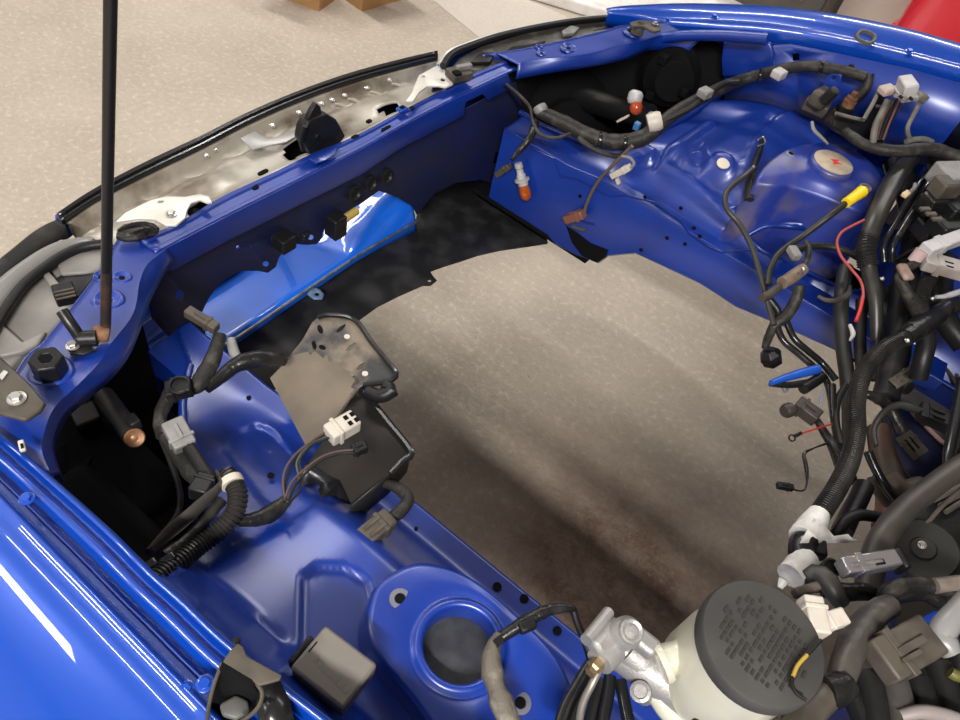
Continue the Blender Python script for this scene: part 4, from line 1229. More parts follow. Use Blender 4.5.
for a, b_ in ((347, 337), (365, 374)):
    MB().lathe([(.004, 0), (.004, .0012), (0, .0014)], U(a, b_, z=zpl(a, b_) + .001), (0, 0, 1), 12).build('bright_rivet', WHT, PLT)
MB().tube([fpl(386, 386), fpl(392, 392), fpl(378, 396), fpl(368, 392)], .009, 10).build('rubber_foot', BLK, pl)
bx = thing('black_bin', 'black plastic box with an open underside beside the near rail', 'box', U(355, 470, z=.66))
zb = .742
topf = [(361, 387), (366, 390), (411, 451), (408, 456), (391, 474), (372, 492), (352, 506), (340, 480), (306, 466), (334, 424), (350, 400)]
b = MB().panel(TR(topf, f=lambda a, b_: U(a, b_, z=zb + .0002 * (a - 350))))
b.build('box_face', mat('box_black', (.007, .006, .006), .5, spec=.25, col2=(.016, .012, .010), nscale=14), bx, 30, solid=.003, bevel=.0008)
MB().tube([U(361, 387, z=zb + .004), U(386, 419, z=zb + .009), U(411, 451, z=zb + .014), U(403, 461, z=zb + .012), U(391, 474, z=zb + .010)], .0042, 8, 30).build('rim', BLKG, bx)
lowf = [(306, 466), (340, 480), (352, 506), (340, 520), (328, 526), (312, 516), (303, 498), (301, 478)]
MB().panel([(a, b_, U(a, b_, z=zb - .03 + .0009 * (506 - b_))) for a, b_ in lowf], inner=[(325, 495, U(325, 495, z=zb - .004)), (315, 485, U(315, 485, z=zb - .03)), (335, 508, U(335, 508, z=zb - .03))]).build('crumpled_liner', mat('liner_black', (.012, .012, .014), .3), bx, 20, solid=.003)
sideq = L([(411, 451), (391, 474), (352, 506)], z=zb + .008)
MB().grid([sideq, [p + Vector((0, 0, -.05)) for p in sideq]]).build('box_side', BLK, bx, 30, solid=.003)

# ================================================================== wiring, near side
def cable(name, label, cat, segs, group=None, at=None):
    """segs: (part name, points, radius, material, options)"""
    P0 = Vector(segs[0][1][0])
    t = thing(name, label, cat, at or P0, group)
    for nm, pts, r, m, kw in segs:
        MB().tube(pts, r, kw.pop('n', 10), **kw).build(nm, m, t, 60 if not kw.get('pitch') else 25)
    return t

CLOOM = dict(pitch=.0042, depth=.16, n=14)
nl = cable('wiring_loom', 'taped wiring loom with a corrugated bend beside the near fender gutter', 'wiring', [
    ('corrugated_sleeve', L([(226, 474, .80), (234, 484, .80), (238, 497, .798), (234, 513, .795), (220, 530, .79), (197, 547, .79), (172, 567, .80), (150, 584, .81)]), .0105, LOOM, dict(CLOOM)),
    ('taped_trunk', L([(166, 436, .76), (180, 455, .765), (195, 474, .77), (210, 482, .775), (226, 476, .79)]), [.007, .010, .011, .010, .009], TAPE, dict(wob=.06)),
    ('black_tube', L([(180, 432, .785), (192, 452, .785), (206, 474, .785), (215, 484, .785)]), .0075, RUB, {}),
    ('thin_cable', L([(162, 440, .75), (173, 468, .745), (180, 495, .745), (177, 515, .75), (162, 535, .77), (148, 552, .79)]), .0035, RUB, {}),
    ('flat_strap', L([(217, 472, .80), (222, 484, .802), (208, 498, .80), (190, 515, .80), (170, 532, .80), (152, 550, .80)]), [.005, .008, .011, .012, .011, .008], mat('strap_grey', (.05, .045, .04), .4), dict(flat=.35)),
    ('inner_sleeve', L([(222, 500, .79), (205, 520, .79), (185, 540, .795), (165, 556, .80)]), .006, TAPEG, dict(wob=.1)),
    ('taped_branch', L([(162, 436, .75), (160, 418, .745), (166, 402, .745), (176, 390, .75), (196, 386, .755), (205, 374, .755), (214, 356, .755), (220, 334, .765)]), [.007, .008, .008, .011, .011, .010, .009, .008], TAPE, dict(wob=.08)),
    ('side_branch', L([(206, 388, .75), (220, 378, .75), (238, 364, .755), (262, 358, .755), (284, 360, .74)]), [.008, .009, .011, .011, .008], TAPEG, dict(wob=.07)),
    ('rear_branch', L([(236, 520, .785), (252, 520, .78), (268, 515, .775), (278, 508, .775), (287, 500, .775)]), [.007, .007, .009, .0085, .006], TAPEG, dict(wob=.1)),
])
MB().lathe([(.0118, -.004), (.0122, 0), (.0118, .004)], U(232, 482, z=.80), U(235, 490, z=.80) - U(229, 476, z=.80), 16).build('cream_band', mat('cream_band', (.5, .44, .36), .5), nl)
conn('grey_plug', U(186, 448, z=.785), U(172, 422, z=.792), .024, .018, GRY, nl, 1)
conn('round_plug', U(166, 392, z=.76), U(192, 386, z=.766), .022, .016, BLKD, nl, 0, True)
MB().lathe([(.012, 0), (.012, .006), (.010, .0065), (.009, .003), (0, .003)], U(180, 387, z=.768), (.15, -.1, 1), 20).build('oval_socket', BLK, nl)
conn('brown_plug', U(217, 329, z=.775), U(187, 311, z=.78), .013, .013, GRYB, nl, 1, False)
MB().tube(L([(231, 340, .752), (234, 352, .752), (240, 364, .75)]), [.006, .007, .006], 10).build('grey_sleeve', GRY, nl)
conn('black_socket', U(208, 478, z=.79), U(197, 496, z=.795), .020, .018, BLKD, nl, 0)
for i, (a, b_) in enumerate(((160, 574), (168, 560), (150, 566))):
    MB().box(U(a, b_, z=.805), frame(U(a, b_, z=.8), U(a + 12, b_ - 8, z=.805)), (.016, .010, .008)).build('clip', BLKG, nl, 30, bevel=.002)
# fan of thin wires to the white plug
wires = [([(284, 502), (285, 488), (290, 470), (302, 450), (318, 438), (328, 434)], RUB), ([(287, 502), (294, 490), (299, 478), (297, 462), (308, 446), (328, 436)], mat('green_wire', (.05, .07, .05), .4)),
         ([(285, 500), (283, 482), (286, 468), (296, 454), (312, 441), (327, 431)], PINK), ([(290, 502), (300, 490), (302, 476), (300, 460), (312, 445), (329, 438)], RUB),
         ([(285, 498), (292, 482), (304, 470), (320, 458), (336, 452), (353, 450)], PINK), ([(288, 500), (296, 484), (308, 471), (322, 460), (338, 454), (354, 453)], RUB)]
wf = thing('wire_plug', 'white four-pin plug on a fan of thin wires lying on the black box', 'connector', U(340, 440, z=.76))
for i, (p, m) in enumerate(wires):
    MB().tube(L(p, z=.785 + .0015 * i), .0015, 8, 30).build('wire', m, wf)
wp = conn('white_plug', U(328, 436, z=.79), U(356, 420, z=.79), .022, .020, WHT, wf, 0, False)
X, Y, Z = frame(U(328, 436, z=.79), U(356, 420, z=.79))
for i in range(4):
    MB().box(U(350, 424, z=.7905) + X * ((i % 2) * .0085 - .003) + Y * ((i // 2) * .009 - .0045) + Z * .010, (X, Y, Z), (.0048, .0056, .001)).build('pin_hole', VOID, wp, 0)
conn('small_black_plug', U(352, 451, z=.782), U(366, 446, z=.782), .013, .012, BLKD, wf, 1)
pg = thing('wire_plug', 'brown-grey sealed plug on a short taped lead behind the black box', 'connector', U(375, 530, z=.69))
MB().tube(L([(383, 482, .735), (398, 488, .74), (408, 498, .745), (402, 510, .75), (388, 520, .752)]), [.006, .007, .008, .008, .006], 10, wob=.06).build('taped_lead', TAPE, pg)
conn('plug_shell', U(391, 517, z=.755), U(359, 543, z=.752), .023, .018, GRYB, pg, 2)
tc_ = cable('taped_cable', 'wrinkled brown-black taped cable across the near strut tower', 'cable', [
    ('taped_run', L([(500, 638, .855), (514, 629, .86), (530, 619, .865), (548, 610, .868), (566, 607.5, .868), (573, 609, .866)]), [.0055, .006, .006, .006, .005, .004], TAPEG, dict(wob=.07)),
    ('tail_run', L([(573, 609, .866), (577, 622, .86), (585, 642, .85), (592, 664, .84)]), .0035, RUB, {}),
    ('frayed_sleeve', L([(499, 636, .856), (493, 646, .858), (491, 662, .86), (495, 684, .862), (503, 706, .865), (512, 728, .866)]), [.005, .008, .0095, .009, .010, .010], mat('frayed_tape', (.11, .095, .075), .5, col2=(.30, .27, .22), nscale=40, nlo=.5, nhi=.7, bump=.6), dict(wob=.14)),
])
MB().box(U(527, 626, z=.866), frame(U(520, 628, z=.866), U(534, 622, z=.866)), (.016, .010, .010)).build('clip', BLK, tc_, 30, bevel=.002)
MB().panel(TR([(493, 640), (501, 634), (504, 642), (498, 647)], z=.866)).build('tape_end', BLK, tc_, 0, solid=.002)
bb = thing('cable_bundle', 'bundle of thick black cables beside the master cylinder pipe', 'cable', U(580, 700, z=.83))
for i, p in enumerate(([(590, 664), (578, 684), (566, 706), (556, 735)], [(596, 668), (587, 690), (576, 712), (570, 740)], [(610, 676), (608, 696), (604, 716), (602, 740)], [(620, 680), (624, 700), (628, 720), (632, 745)], [(602, 680), (596, 700), (590, 722), (588, 745)])):
    MB().tube(L(p, z=.86 - .004 * i), .0055, 10, 16).build('cable', (BLKG, RUB, BLK)[i % 3], bb)

# ================================================================== brake master cylinder
mc = thing('brake_master_cylinder', 'cast aluminium brake master cylinder with a milky reservoir and black ribbed lid', 'cylinder', (.15, -.485, .85))
ax = Vector((1, .06, -.02)).normalized()
c0 = U(612, 642, z=.895)
BODY = MB().lathe([(.0, -.020), (.016, -.018), (.018, -.010), (.018, .05), (.0165, .055), (.0165, .12), (.022, .125), (.022, .15), (.016, .155), (.016, .30)], c0, ax, 24).build('cylinder_body', ALU, mc, 40)
fA, fB = U(583, 644, z=.93), U(611, 609, z=.93)
X, Y, Z = frame(fA, fB, (.6, .1, .8))
MB().tube([fA + X * .004, fB - X * .004], .0085, 14, 6, flat=.6).build('end_flange', ALU, mc)
MB().box((fA + fB) / 2 + ax * .010 + Vector((0, 0, -.008)), (X, Y, Z), ((fB - fA).length * .8, .02, .016)).build('flange_web', ALU, mc, 30, bevel=.004)
bc = U(629, 632, z=.94)
bo = MB().lathe([(.013, -.03), (.013, -.002), (.0105, .001), (.0098, .003), (.0098, .006), (.0085, .0075), (.006, .006), (.004, .0085), (0, .009)], bc, (.16, -.12, .97), 24).build('round_boss', ALU, BODY, 40)
pc = U(601, 660, z=.915)
pA = U(613, 646, z=.915)
pd = (pc - pA).normalized() + Vector((0, 0, .1))
MB().lathe([(.013, -.006), (.0125, .006), (.0115, .012), (.0085, .012)], pA.lerp(pc, .45), pd, 18).build('pipe_port', ALU, BODY, 40)
MB().lathe([(.0062, .0), (.0062, .010), (.0045, .012), (.0045, .016)], pA.lerp(pc, 1.0), pd, 6).build('brass_nut', BRASS, mc, 25)
MB().tube(L([(599, 670, .915), (592, 684, .91), (584, 700, .90), (580, 716, .89), (578, 745, .87)]), .0032, 10, 24).build('brake_pipe', mat('pipe_grey', (.22, .20, .17), .4, .5), mc)
sp = U(641, 692, z=.90)
MB().lathe([(.0085, -.022), (.0078, -.004), (.0085, -.002), (.0085, .004), (.006, .005), (.0055, .003), (0, .003)], sp, (-.25, -.35, .75), 18).build('side_port', ALU, BODY, 40)
MB().tube(L([(626, 648, .905), (640, 660, .900), (654, 672, .895)]), [.013, .0145, .014], 16, 10).build('body_neck', ALU, BODY)
MB().box(U(640, 640, z=.93), ((1, 0, 0), (0, 1, 0), (0, 0, 1)), (.03, .016, .016)).build('stop_block', ALU, BODY, 30, bevel=.004)
# reservoir
lc = U(764, 641, z=.990)
RES = MB().lathe([(.0, -.112), (.032, -.111), (.043, -.104), (.0465, -.090), (.0465, -.050), (.0435, -.030), (.0435, -.006)], lc, (0, 0, 1), 40).build('reservoir', MILK, mc, 50)
LID = MB().lathe([(.044, -.016), (.0475, -.0155), (.048, -.014), (.048, -.003), (.0465, -.0005), (.044, 0), (0, .0002)], lc, (0, 0, 1), 56).build('lid', mat('lid_black', (.03, .029, .028), .55, col2=(.05, .048, .045), nscale=12), RES, 40)
for i in range(36):
    a = 2 * math.pi * i / 36
    pass
# raised ribbed pattern on the lid
pat = MB()
rg = random.Random(3)
e1 = (U(790, 660, z=.99) - U(745, 622, z=.99)).normalized()
e2 = Vector((-e1.y, e1.x, 0))
for i in range(-8, 9):
    for j in range(-5, 6):
        q = e1 * (i * .0042) + e2 * (j * .0068)
        if q.length < .034 and rg.random() < .8:
            pat.box(lc + q + Vector((0, 0, .0004)), (e1, e2, (0, 0, 1)), (.0021, rg.choice((.003, .0045, .006)), .0010))
tag(pat.build('raised_pattern', mat('lid_pattern', (.022, .021, .02), .5), LID, 0), kind='stuff')
nA = U(662, 662, z=.925)
nB = lc + Vector((-.028, -.006, -.055))
MB().tube([nA, nA.lerp(nB, .5), nB], [.014, .011, .016], 18, 10).build('reservoir_neck', MILK, RES)
MB().lathe([(.0165, -.003), (.0175, .0), (.0165, .003), (.010, .004)], nA, nA - nB, 24).build('neck_flange', MILK, RES, 40)
MB().tube(L([(652, 690, .89), (664, 704, .885), (676, 716, .88), (690, 735, .875)]), [.007, .010, .012, .012], 12, 12).build('lower_neck', MILK, RES)
MB().box(U(702, 722, z=.905), ((1, 0, 0), (0, 1, 0), (0, 0, 1)), (.016, .016, .02)).build('level_clip', BLKD, RES, 30, bevel=.003)
MB().lathe([(.11, .0), (.118, .02), (.118, .05), (.10, .07), (.04, .08), (.03, .09)], Vector((.44, -.47, .90)), (-1, 0, 0), 40).build('brake_booster', BLK, mc, 40)
# ================================================================== wiring and hoses, far side and firewall
fl = cable('wiring_loom', 'long brown-black taped loom draped over the far inner wing', 'wiring', [
    ('taped_trunk', L([(538, 111, .745), (560, 121, .74), (585, 134, .735), (612, 142, .735), (640, 139, .75), (655, 129, .77), (680, 110, .80), (715, 91, .83), (745, 79, .842), (775, 71, .879), (806, 66, .911), (840, 70, .929), (866, 77, .937)]), [.012, .015, .015, .016, .016, .013, .012, .012, .012, .011, .010, .010, .009], TAPE, dict(wob=.05)),
    ('taped_drop', L([(869, 74, .938), (866, 88, .918), (852, 102, .893), (836, 112, .866), (829, 119, .862), (845, 132, .872), (868, 146, .88), (897, 151, .89), (935, 150, .90), (985, 168, .90)]), [.009, .010, .010, .010, .009, .010, .011, .012, .011, .010], TAPE, dict(wob=.06)),
    ('thin_branch', L([(506, 84, .76), (520, 96, .75), (530, 108, .74), (533, 122, .735), (540, 134, .73), (556, 138, .73), (575, 132, .735)]), .0035, TAPE, {}),
    ('upper_branch', L([(662, 122, .785), (690, 108, .815), (706, 96, .835), (724, 84, .85), (738, 82, .85)]), .005, RUB, {}),
    ('lower_branch', L([(578, 138, .735), (592, 148, .73), (606, 154, .725), (620, 156, .72), (626, 150, .73)]), .005, TAPE, {}),
    ('bulb_lead', L([(536, 122, .73), (530, 138, .72), (520, 150, .70), (512, 160, .69)]), [.007, .008, .007, .004], TAPEG, {}),
])
for a, b_, z in ((705, 93, .845), (779, 74, .892)):
    MB().box(U(a, b_, z=z), frame(U(a - 8, b_ + 4, z=z), U(a + 8, b_ - 3, z=z)), (.026, .022, .016)).build('grey_clip', GRY if a < 750 else LGRY, fl, 30, bevel=.003)
MB().lathe([(.017, -.012), (.0185, -.004), (.0185, .008), (.016, .014)], U(654, 122, z=.785), (.6, .5, .4), 18).build('white_band', WHT, fl, 40)
MB().lathe([(.011, -.006), (.014, 0), (.013, .008), (0, .010)], U(541, 110, z=.75), (-.7, .2, .4), 16).build('loom_end', GRY, fl)
for k, (a, b_, z) in enumerate(((600, 140, .752), (625, 143, .755), (760, 75, .872), (820, 67, .930), (850, 71, .942))):
    MB().lathe([(.0145 - .003 * (k > 1), -.003), (.015 - .003 * (k > 1), 0), (.0145 - .003 * (k > 1), .003)], U(a, b_, z=z - .010), (.8, .5, .1), 14).build('tape_band', BLKG, fl)

tb_ = thing('signal_bulb', 'amber signal bulb in a grey socket hanging in the far front corner', 'bulb', U(524, 185, z=.66))
sA, sB = U(518, 163, y=.37), U(524, 188, y=.37)
sx = (sB - sA).normalized()
SK = MB().lathe([(.008, 0), (.009, .010), (.007, .012), (.008, .024), (.010, .026), (.010, .034), (.016, .035), (.016, .039), (.011, .040), (.011, .048)], sA, sx, 18).build('bulb_socket', LGRY, tb_, 30)
MB().lathe([(.0095, .046), (.0115, .056), (.0125, .066), (.011, .076), (.006, .082), (0, .084)], sA, sx, 18).build('amber_glass', ORANGE, tb_, 60)
bp_ = thing('wire_plug', 'small dull brown plug on a taped stub beside the amber bulb', 'connector', U(502, 172, y=.37))
conn('plug_shell', U(510, 166, y=.38), U(497, 175, y=.38), .015, .013, GRYB, bp_, 1)
ob = thing('side_lamp_holder', 'grey lamp holder with a red-orange lens in the far headlight opening', 'lamp', U(637, 104, y=.52))
MB().lathe([(.010, -.014), (.015, -.008), (.015, .004), (.012, .010), (.010, .012)], U(635, 98, y=.53), (.2, -.4, -.7), 18).build('holder', LGRY, ob, 30)
MB().lathe([(.010, .0), (.013, .008), (.012, .018), (.006, .024), (0, .025)], U(637, 102, y=.525), (.3, -.35, -.7), 16).build('red_lens', mat('red_lens', (.42, .06, .02), .2, trans=.2), ob, 60)
MB().box(U(637, 126, y=.48), ((1, 0, 0), (0, 1, 0), (0, 0, 1)), (.012, .012, .016)).build('blue_wire_tail', mat('blue_plug', (.04, .14, .32), .4), ob, 30, bevel=.002)
conn('white_tab', U(618, 121, y=.5), U(628, 116, y=.5), .012, .004, WHT, ob, 0, False)
th = cable('wire_plug', 'thin brown lead with a rust-brown plug over the far rail', 'connector', [
    ('lead', L([(632, 146), (622, 156), (612, 166), (600, 179), (591, 194), (586, 206), (584, 216)], y=.375), .0036, mat('brown_lead', (.10, .07, .055), .5), {}),
])
conn('rust_plug', U(584, 214, y=.37), U(566, 219, y=.37), .020, .018, mat('rust_plastic', (.17, .065, .045), .5), th, 1)
MB().tube(L([(572, 226), (580, 229), (586, 230)], y=.372), .003, 8).build('pale_tag', GRYB, th)
wc2 = thing('wire_plug', 'small white plug dangling from a short grey lead by the far wing', 'connector', U(616, 173, y=.37))
MB().tube(L([(622, 156), (630, 158), (634, 164), (630, 168)], y=.372), .0028, 8).build('grey_lead', GRY, wc2)
conn('white_shell', U(630, 167, y=.37), U(612, 176, y=.37), .014, .012, WHT, wc2, 0)
MB().box(U(618, 181, y=.37), ((.6, 0, -.6), (0, 1, 0), (.6, 0, .6)), (.012, .008, .006)).build('white_foot', WHT, wc2, 0, bevel=.001)

# ---- valve block and bracket by the far side wall
vb = thing('solenoid_bracket', 'blue metal strap carrying a dusty brown valve block by the far wing', 'valve', U(822, 105, z=.83))
MB().panel(TR([(827, 76), (834, 72), (842, 75), (840, 84), (834, 98), (822, 96), (819, 92)], y=.672), [TR(ell(833.5, 78, 2.4, 2), y=.672)]).build('blue_strap', BAY, vb, 30, solid=.003, bevel=.001)
MB().box(U(822, 98, z=.888), frame(U(810, 105, z=.87), U(834, 92, z=.87)), (.045, .032, .03)).build('valve_body', GRYB, vb, 30, bevel=.006)
MB().box(U(816, 107, z=.866), frame(U(808, 104, z=.87), U(826, 112, z=.87)), (.045, .024, .024)).build('valve_plate', GRYB, vb, 30, bevel=.004)
MB().lathe([(.010, -.01), (.010, .012), (.008, .016), (0, .017)], U(829, 96, z=.908), (.3, -.2, 1), 16).build('valve_cap', BLKD, vb, 40)
MB().tube(L([(812, 122, .86), (814, 130, .855), (822, 138, .85), (828, 144, .85)]), [.003, .0035, .003, .002], 8).build('pale_wire', GRY, vb)
bt_ = thing('mount_stud', 'brass coloured stud and nut on the black relay tray', 'stud', U(848, 100, z=.86))
MB().lathe([(.012, -.014), (.012, 0), (.010, .001), (.010, .006), (.006, .008), (.006, .016), (0, .017)], U(851, 100, z=.898), (0, 0, 1), 12).build('stud_body', RUST, bt_, 30)
MB().lathe([(.016, -.022), (.016, -.013), (.013, -.012)], U(851, 100, z=.898), (0, 0, 1), 16).build('rubber_washer', BLK, bt_, 30)
# ---- connector on a black frame
rt = thing('relay_tray', 'black frame with pale dusty edges carrying a grey plug by the far wing', 'tray', U(880, 130, z=.82))
z0 = .885
def Zt(v, off=0.0): return .868 + .0014 * (150 - v) + off
def Lt(pts, off=0.0): return [U(a, b_, z=Zt(b_, off)) for a, b_ in pts]
def TRt(pts, off=0.0): return [(a, b_, U(a, b_, z=Zt(b_, off))) for a, b_ in pts]
MB().panel(TRt([(836, 112), (864, 119), (880, 90), (888, 94), (876, 124), (870, 148), (850, 138), (834, 126)], -.02)).build('tray_sheet', BLKD, rt, 30, solid=.004, bevel=.001)
PALE_E = mat('dusty_edge', (.16, .145, .12), .6, col2=(.09, .08, .07), nscale=50)
for nm, p, r in (('frame_edge', [(864, 119), (872, 105), (881, 89), (890, 86)], .0035), ('frame_edge', [(836, 113), (850, 117), (864, 120)], .003), ('strap_edge', [(888, 100), (880, 116), (875, 128), (872, 150)], .0055), ('strap_edge', [(900, 104), (892, 120), (884, 136), (880, 150)], .003),
                 ('strap_edge', [(921, 100), (915, 112), (908, 126), (908, 134), (910, 139)], .004), ('strap_edge', [(906, 142), (912, 140), (924, 139), (932, 142)], .005)):
    MB().tube(Lt(p, .01 if r > .0034 else 0), r, 8).build(nm, PALE_E, rt)
MB().panel(TRt([(888, 100), (902, 103), (890, 128), (880, 150), (870, 150), (877, 126)], .004)).build('black_strap', BLK, rt, 30, solid=.003)
pg2 = conn('grey_plug', U(904, 97, z=Zt(97, .03)), U(909, 80, z=Zt(80, .035)), .036, .022, LGRY, rt, 2, False)
MB().box(U(887, 90, z=Zt(90, .018)), frame(U(880, 92, z=Zt(92)), U(896, 88, z=Zt(88))), (.026, .02, .012)).build('pale_lug', mat('pale_pink_plastic', (.38, .30, .26), .5), rt, 30, bevel=.003)
MB().box(U(921, 97, z=Zt(97, .02)), frame(U(914, 94, z=Zt(94)), U(926, 99, z=Zt(99))), (.022, .016, .014)).build('pale_lug', PALE_E, rt, 30, bevel=.003)
for k in range(5):
    MB().box(U(896 + k * 5, 96 + k * .8, z=Zt(96 + k * .8, .047)), frame(U(890, 94, z=Zt(94)), U(914, 98, z=Zt(98))), (.004, .006, .004)).build('plug_tooth', BLK if k % 2 else GRY, pg2, 0)
for k, m in enumerate((PINK, RUB, mat('maroon_wire', (.12, .05, .045), .5))):
    MB().tube(Lt([(893 + k * 4, 98), (888 + k * 4, 108), (881 + k * 4, 124), (877 + k * 3, 140)], .012), .0022, 6).build('wire', m, rt)
MB().box(U(880, 108, z=Zt(108, -.022)), frame(U(870, 108, z=Zt(108)), U(892, 112, z=Zt(112))), (.03, .008, .012)).build('grey_strip', GRY, rt, 0, bevel=.002)

# ---- hoses, right-hand group
h1 = cable('heater_hose', 'thick black ribbed hose running down past the far strut tower', 'hose', [
    ('hose', L([(910, 158, .86), (899, 172, .86), (886, 196, .85), (874, 222, .84), (867, 248, .82), (869, 270, .80), (875, 300, .78), (876, 340, .74)]), [.016, .017, .017, .016, .015, .013, .010, .009], mat('hose_olive', (0.017, 0.016, 0.014), .38, col2=(0.030, 0.028, 0.023), nscale=25), {})])
MB().tube(L([(869, 236, .828), (866, 250, .82), (868, 266, .806)]), .0165, 14, pitch=.0042, depth=.12).build('ribbed_sleeve', LOOM, h1, 25)
cable('pipe_pair', 'pair of slim black pipes bent in a hairpin by the firewall', 'pipe', [
    ('pipe', L([(884, 262, .80), (884, 244, .82), (896, 222, .84), (912, 194, .86), (924, 176, .87), (927, 172, .872)]), .005, BLKG, {}),
    ('pipe', L([(892, 262, .80), (893, 246, .82), (904, 226, .84), (918, 203, .86), (928, 182, .87), (927, 172, .872)]), .0055, BLKG, {}),
    ('outer_pipe', L([(898, 238, .83), (912, 214, .85), (926, 188, .865), (936, 168, .88), (945, 158, .885), (962, 151, .885)]), .005, RUB, {}),
])
ws = thing('pale_clip', 'small cream clip on the slim pipes by the firewall', 'clip', U(906, 195, z=.87))
MB().box(U(906, 194, z=.872), frame(U(902, 197, z=.87), U(912, 190, z=.87)), (.018, .010, .008)).build('clip_body', mat('cream_clip', (.55, .42, .25), .5), ws, 30, bevel=.002)
MB().tube(L([(910, 192), (914, 188), (915, 184)], z=.876), .003, 8).build('clip_tail', GRY, ws)
# fuse box
fz = thing('fuse_box', 'black fuse box with a grey lid against the firewall', 'fuse box', U(940, 210, z=.78))
for nm, (a, b_, z), sz, m in (('box_body', (946, 214, .85), (.075, .085, .08), BLK), ('grey_lid', (952, 178, .905), (.05, .06, .035), GRY), ('lid_face', (946, 187, .905), (.03, .045, .03), GRYB), ('relay', (932, 204, .875), (.03, .04, .035), BLKG), ('relay', (928, 230, .84), (.04, .04, .03), BLKD), ('relay', (945, 228, .86), (.04, .05, .03), BLK), ('relay', (965, 205, .87), (.05, .06, .04), BLKD)):
    MB().box(U(a, b_, z=z), ((.80, -.6, 0), (.6, .80, 0), (0, 0, 1)), sz).build(nm, m, fz, 30, bevel=.004)
for k in range(3):
    MB().box(U(925 + k * 6, 209 + k * 5, z=.895), ((.80, -.6, 0), (.6, .80, 0), (0, 0, 1)), (.008, .02, .004)).build('lid_latch', GRYB, fz, 0, bevel=.001)
MB().tube(L([(890, 262, .80), (915, 250, .82), (940, 236, .84), (970, 222, .85)]), .004, 8).build('bracket_rod', BLKD, fz)

g1 = thing('wire_plug', 'long light grey plug with slots, upper of the two by the firewall', 'connector', U(945, 245, z=.84))
o_ = conn('plug_shell', U(925, 250, z=.865), U(972, 233, z=.87), .022, .016, LGRY, g1, 0, False)
for k in (0, 1):
    MB().box(U(948 + k * 8, 237.5 - 3 * k + 2, z=.8745), frame(U(925, 250, z=.865), U(972, 233, z=.87)), (.016, .0025, .0008)).build('slot', VOID, o_, 0)
g2 = thing('wire_plug', 'wide light grey plug with a pink hinge end, lower of the two by the firewall', 'connector', U(940, 268, z=.82))
o_ = conn('plug_shell', U(922, 260, z=.85), U(972, 274, z=.85), .030, .020, mat('warm_grey', (.34, .32, .30), .45, col2=(.22, .17, .15), nscale=20), g2, 0, False)
MB().lathe([(.010, -.010), (.010, .010)], U(918, 256, z=.853), (0, .3, 1), 14).build('hinge_end', mat('pink_hinge', (.42, .30, .30), .5), g2)
for k in (0, 1):
    MB().box(U(948, 262 + 4 * k, z=.8605), frame(U(922, 260, z=.85), U(972, 274, z=.85)), (.018, .0025, .0008)).build('slot', VOID, o_, 0)
MB().tube(L([(918, 262, .845), (908, 268, .84), (900, 276, .83), (905, 290, .82), (916, 306, .80), (924, 318, .785)]), [.006, .008, .009, .010, .012, .014], 12, wob=.06).build('taped_lead', TAPE, g2)
MB().box(U(905, 272, z=.845), frame(U(900, 264, z=.845), U(912, 284, z=.84)), (.03, .018, .010)).build('brown_shield', mat('brown_shield', (.16, .10, .075), .5, col2=(.3, .22, .18), nscale=30), g2, 30, bevel=.004)

# big corrugated loom
big = cable('corrugated_conduit', 'thick black corrugated conduit curving down to the white tape', 'conduit', [
    ('corrugated_sleeve', L([(906, 337, .79), (885, 348, .785), (870, 363, .78), (860, 382, .775), (856, 405, .775), (856, 432, .775), (850, 460, .778), (838, 486, .785), (824, 508, .79), (816, 520, .79)]), .0128, LOOM, dict(CLOOM)),
    ('taped_joint', L([(945, 308, .79), (932, 318, .79), (918, 328, .79), (904, 338, .79)]), [.014, .017, .018, .014], TAPEG, dict(wob=.05)),
    ('upper_sleeve', L([(924, 318, .79), (920, 302, .80), (925, 285, .81), (935, 270, .82)]), .012, LOOM, dict(CLOOM)),
    ('side_hose', L([(924, 330, .78), (926, 345, .77), (922, 360, .755), (918, 378, .73)]), .0145, BLK, {}),
    ('lower_sleeve', L([(864, 486, .74), (858, 500, .74), (850, 515, .74), (842, 532, .745)]), .013, BLK, {}),
])
bolt(U(907, 341, z=.803), (0, 0, 1), .0028, big, STEEL)
bolt(U(911, 324, z=.811), (0, 0, 1), .0024, big, BLK)
mt = thing('masking_tape', 'torn white masking tape wrapped around the corrugated conduit', 'tape', U(812, 530, z=.78))
MB().tube(L([(819, 514, .79), (812, 526, .79), (804, 539, .79)]), [.0135, .0165, .0185], 14, 8, wob=.03).build('wrap', PAPER, mt)
MB().panel([(a, b_, U(a, b_, z=z)) for a, b_, z in ((814, 518, .806), (826, 527, .806), (834, 536, .802), (848, 534, .80), (853, 539, .80), (863, 541, .798), (846, 543, .798), (832, 543, .80), (800, 543, .808))]).build('loose_end', PAPER, mt, 30, solid=.001)
MB().tube(L([(809, 558, .795), (800, 566, .795), (790, 576, .795)]), [.013, .0165, .015], 14, 8, wob=.05).build('wrap', PAPER, mt)
MB().tube(L([(784, 580, .79), (780, 588, .785)]), [.006, .003], 8, 4).build('torn_tail', PAPER, mt)
cj = thing('conduit_clamp', 'black plastic clamp between the two white tape wraps', 'clamp', U(808, 548, z=.78))
MB().tube(L([(806, 541, .79), (803, 549, .79), (805, 558, .79)]), .0165, 14, 6, wob=.04).build('clamp_ring', BLKG, cj)
MB().box(U(817, 549, z=.795), frame(U(806, 546, z=.795), U(826, 552, z=.795)), (.018, .022, .016)).build('clamp_lug', BLK, cj, 30, bevel=.003)
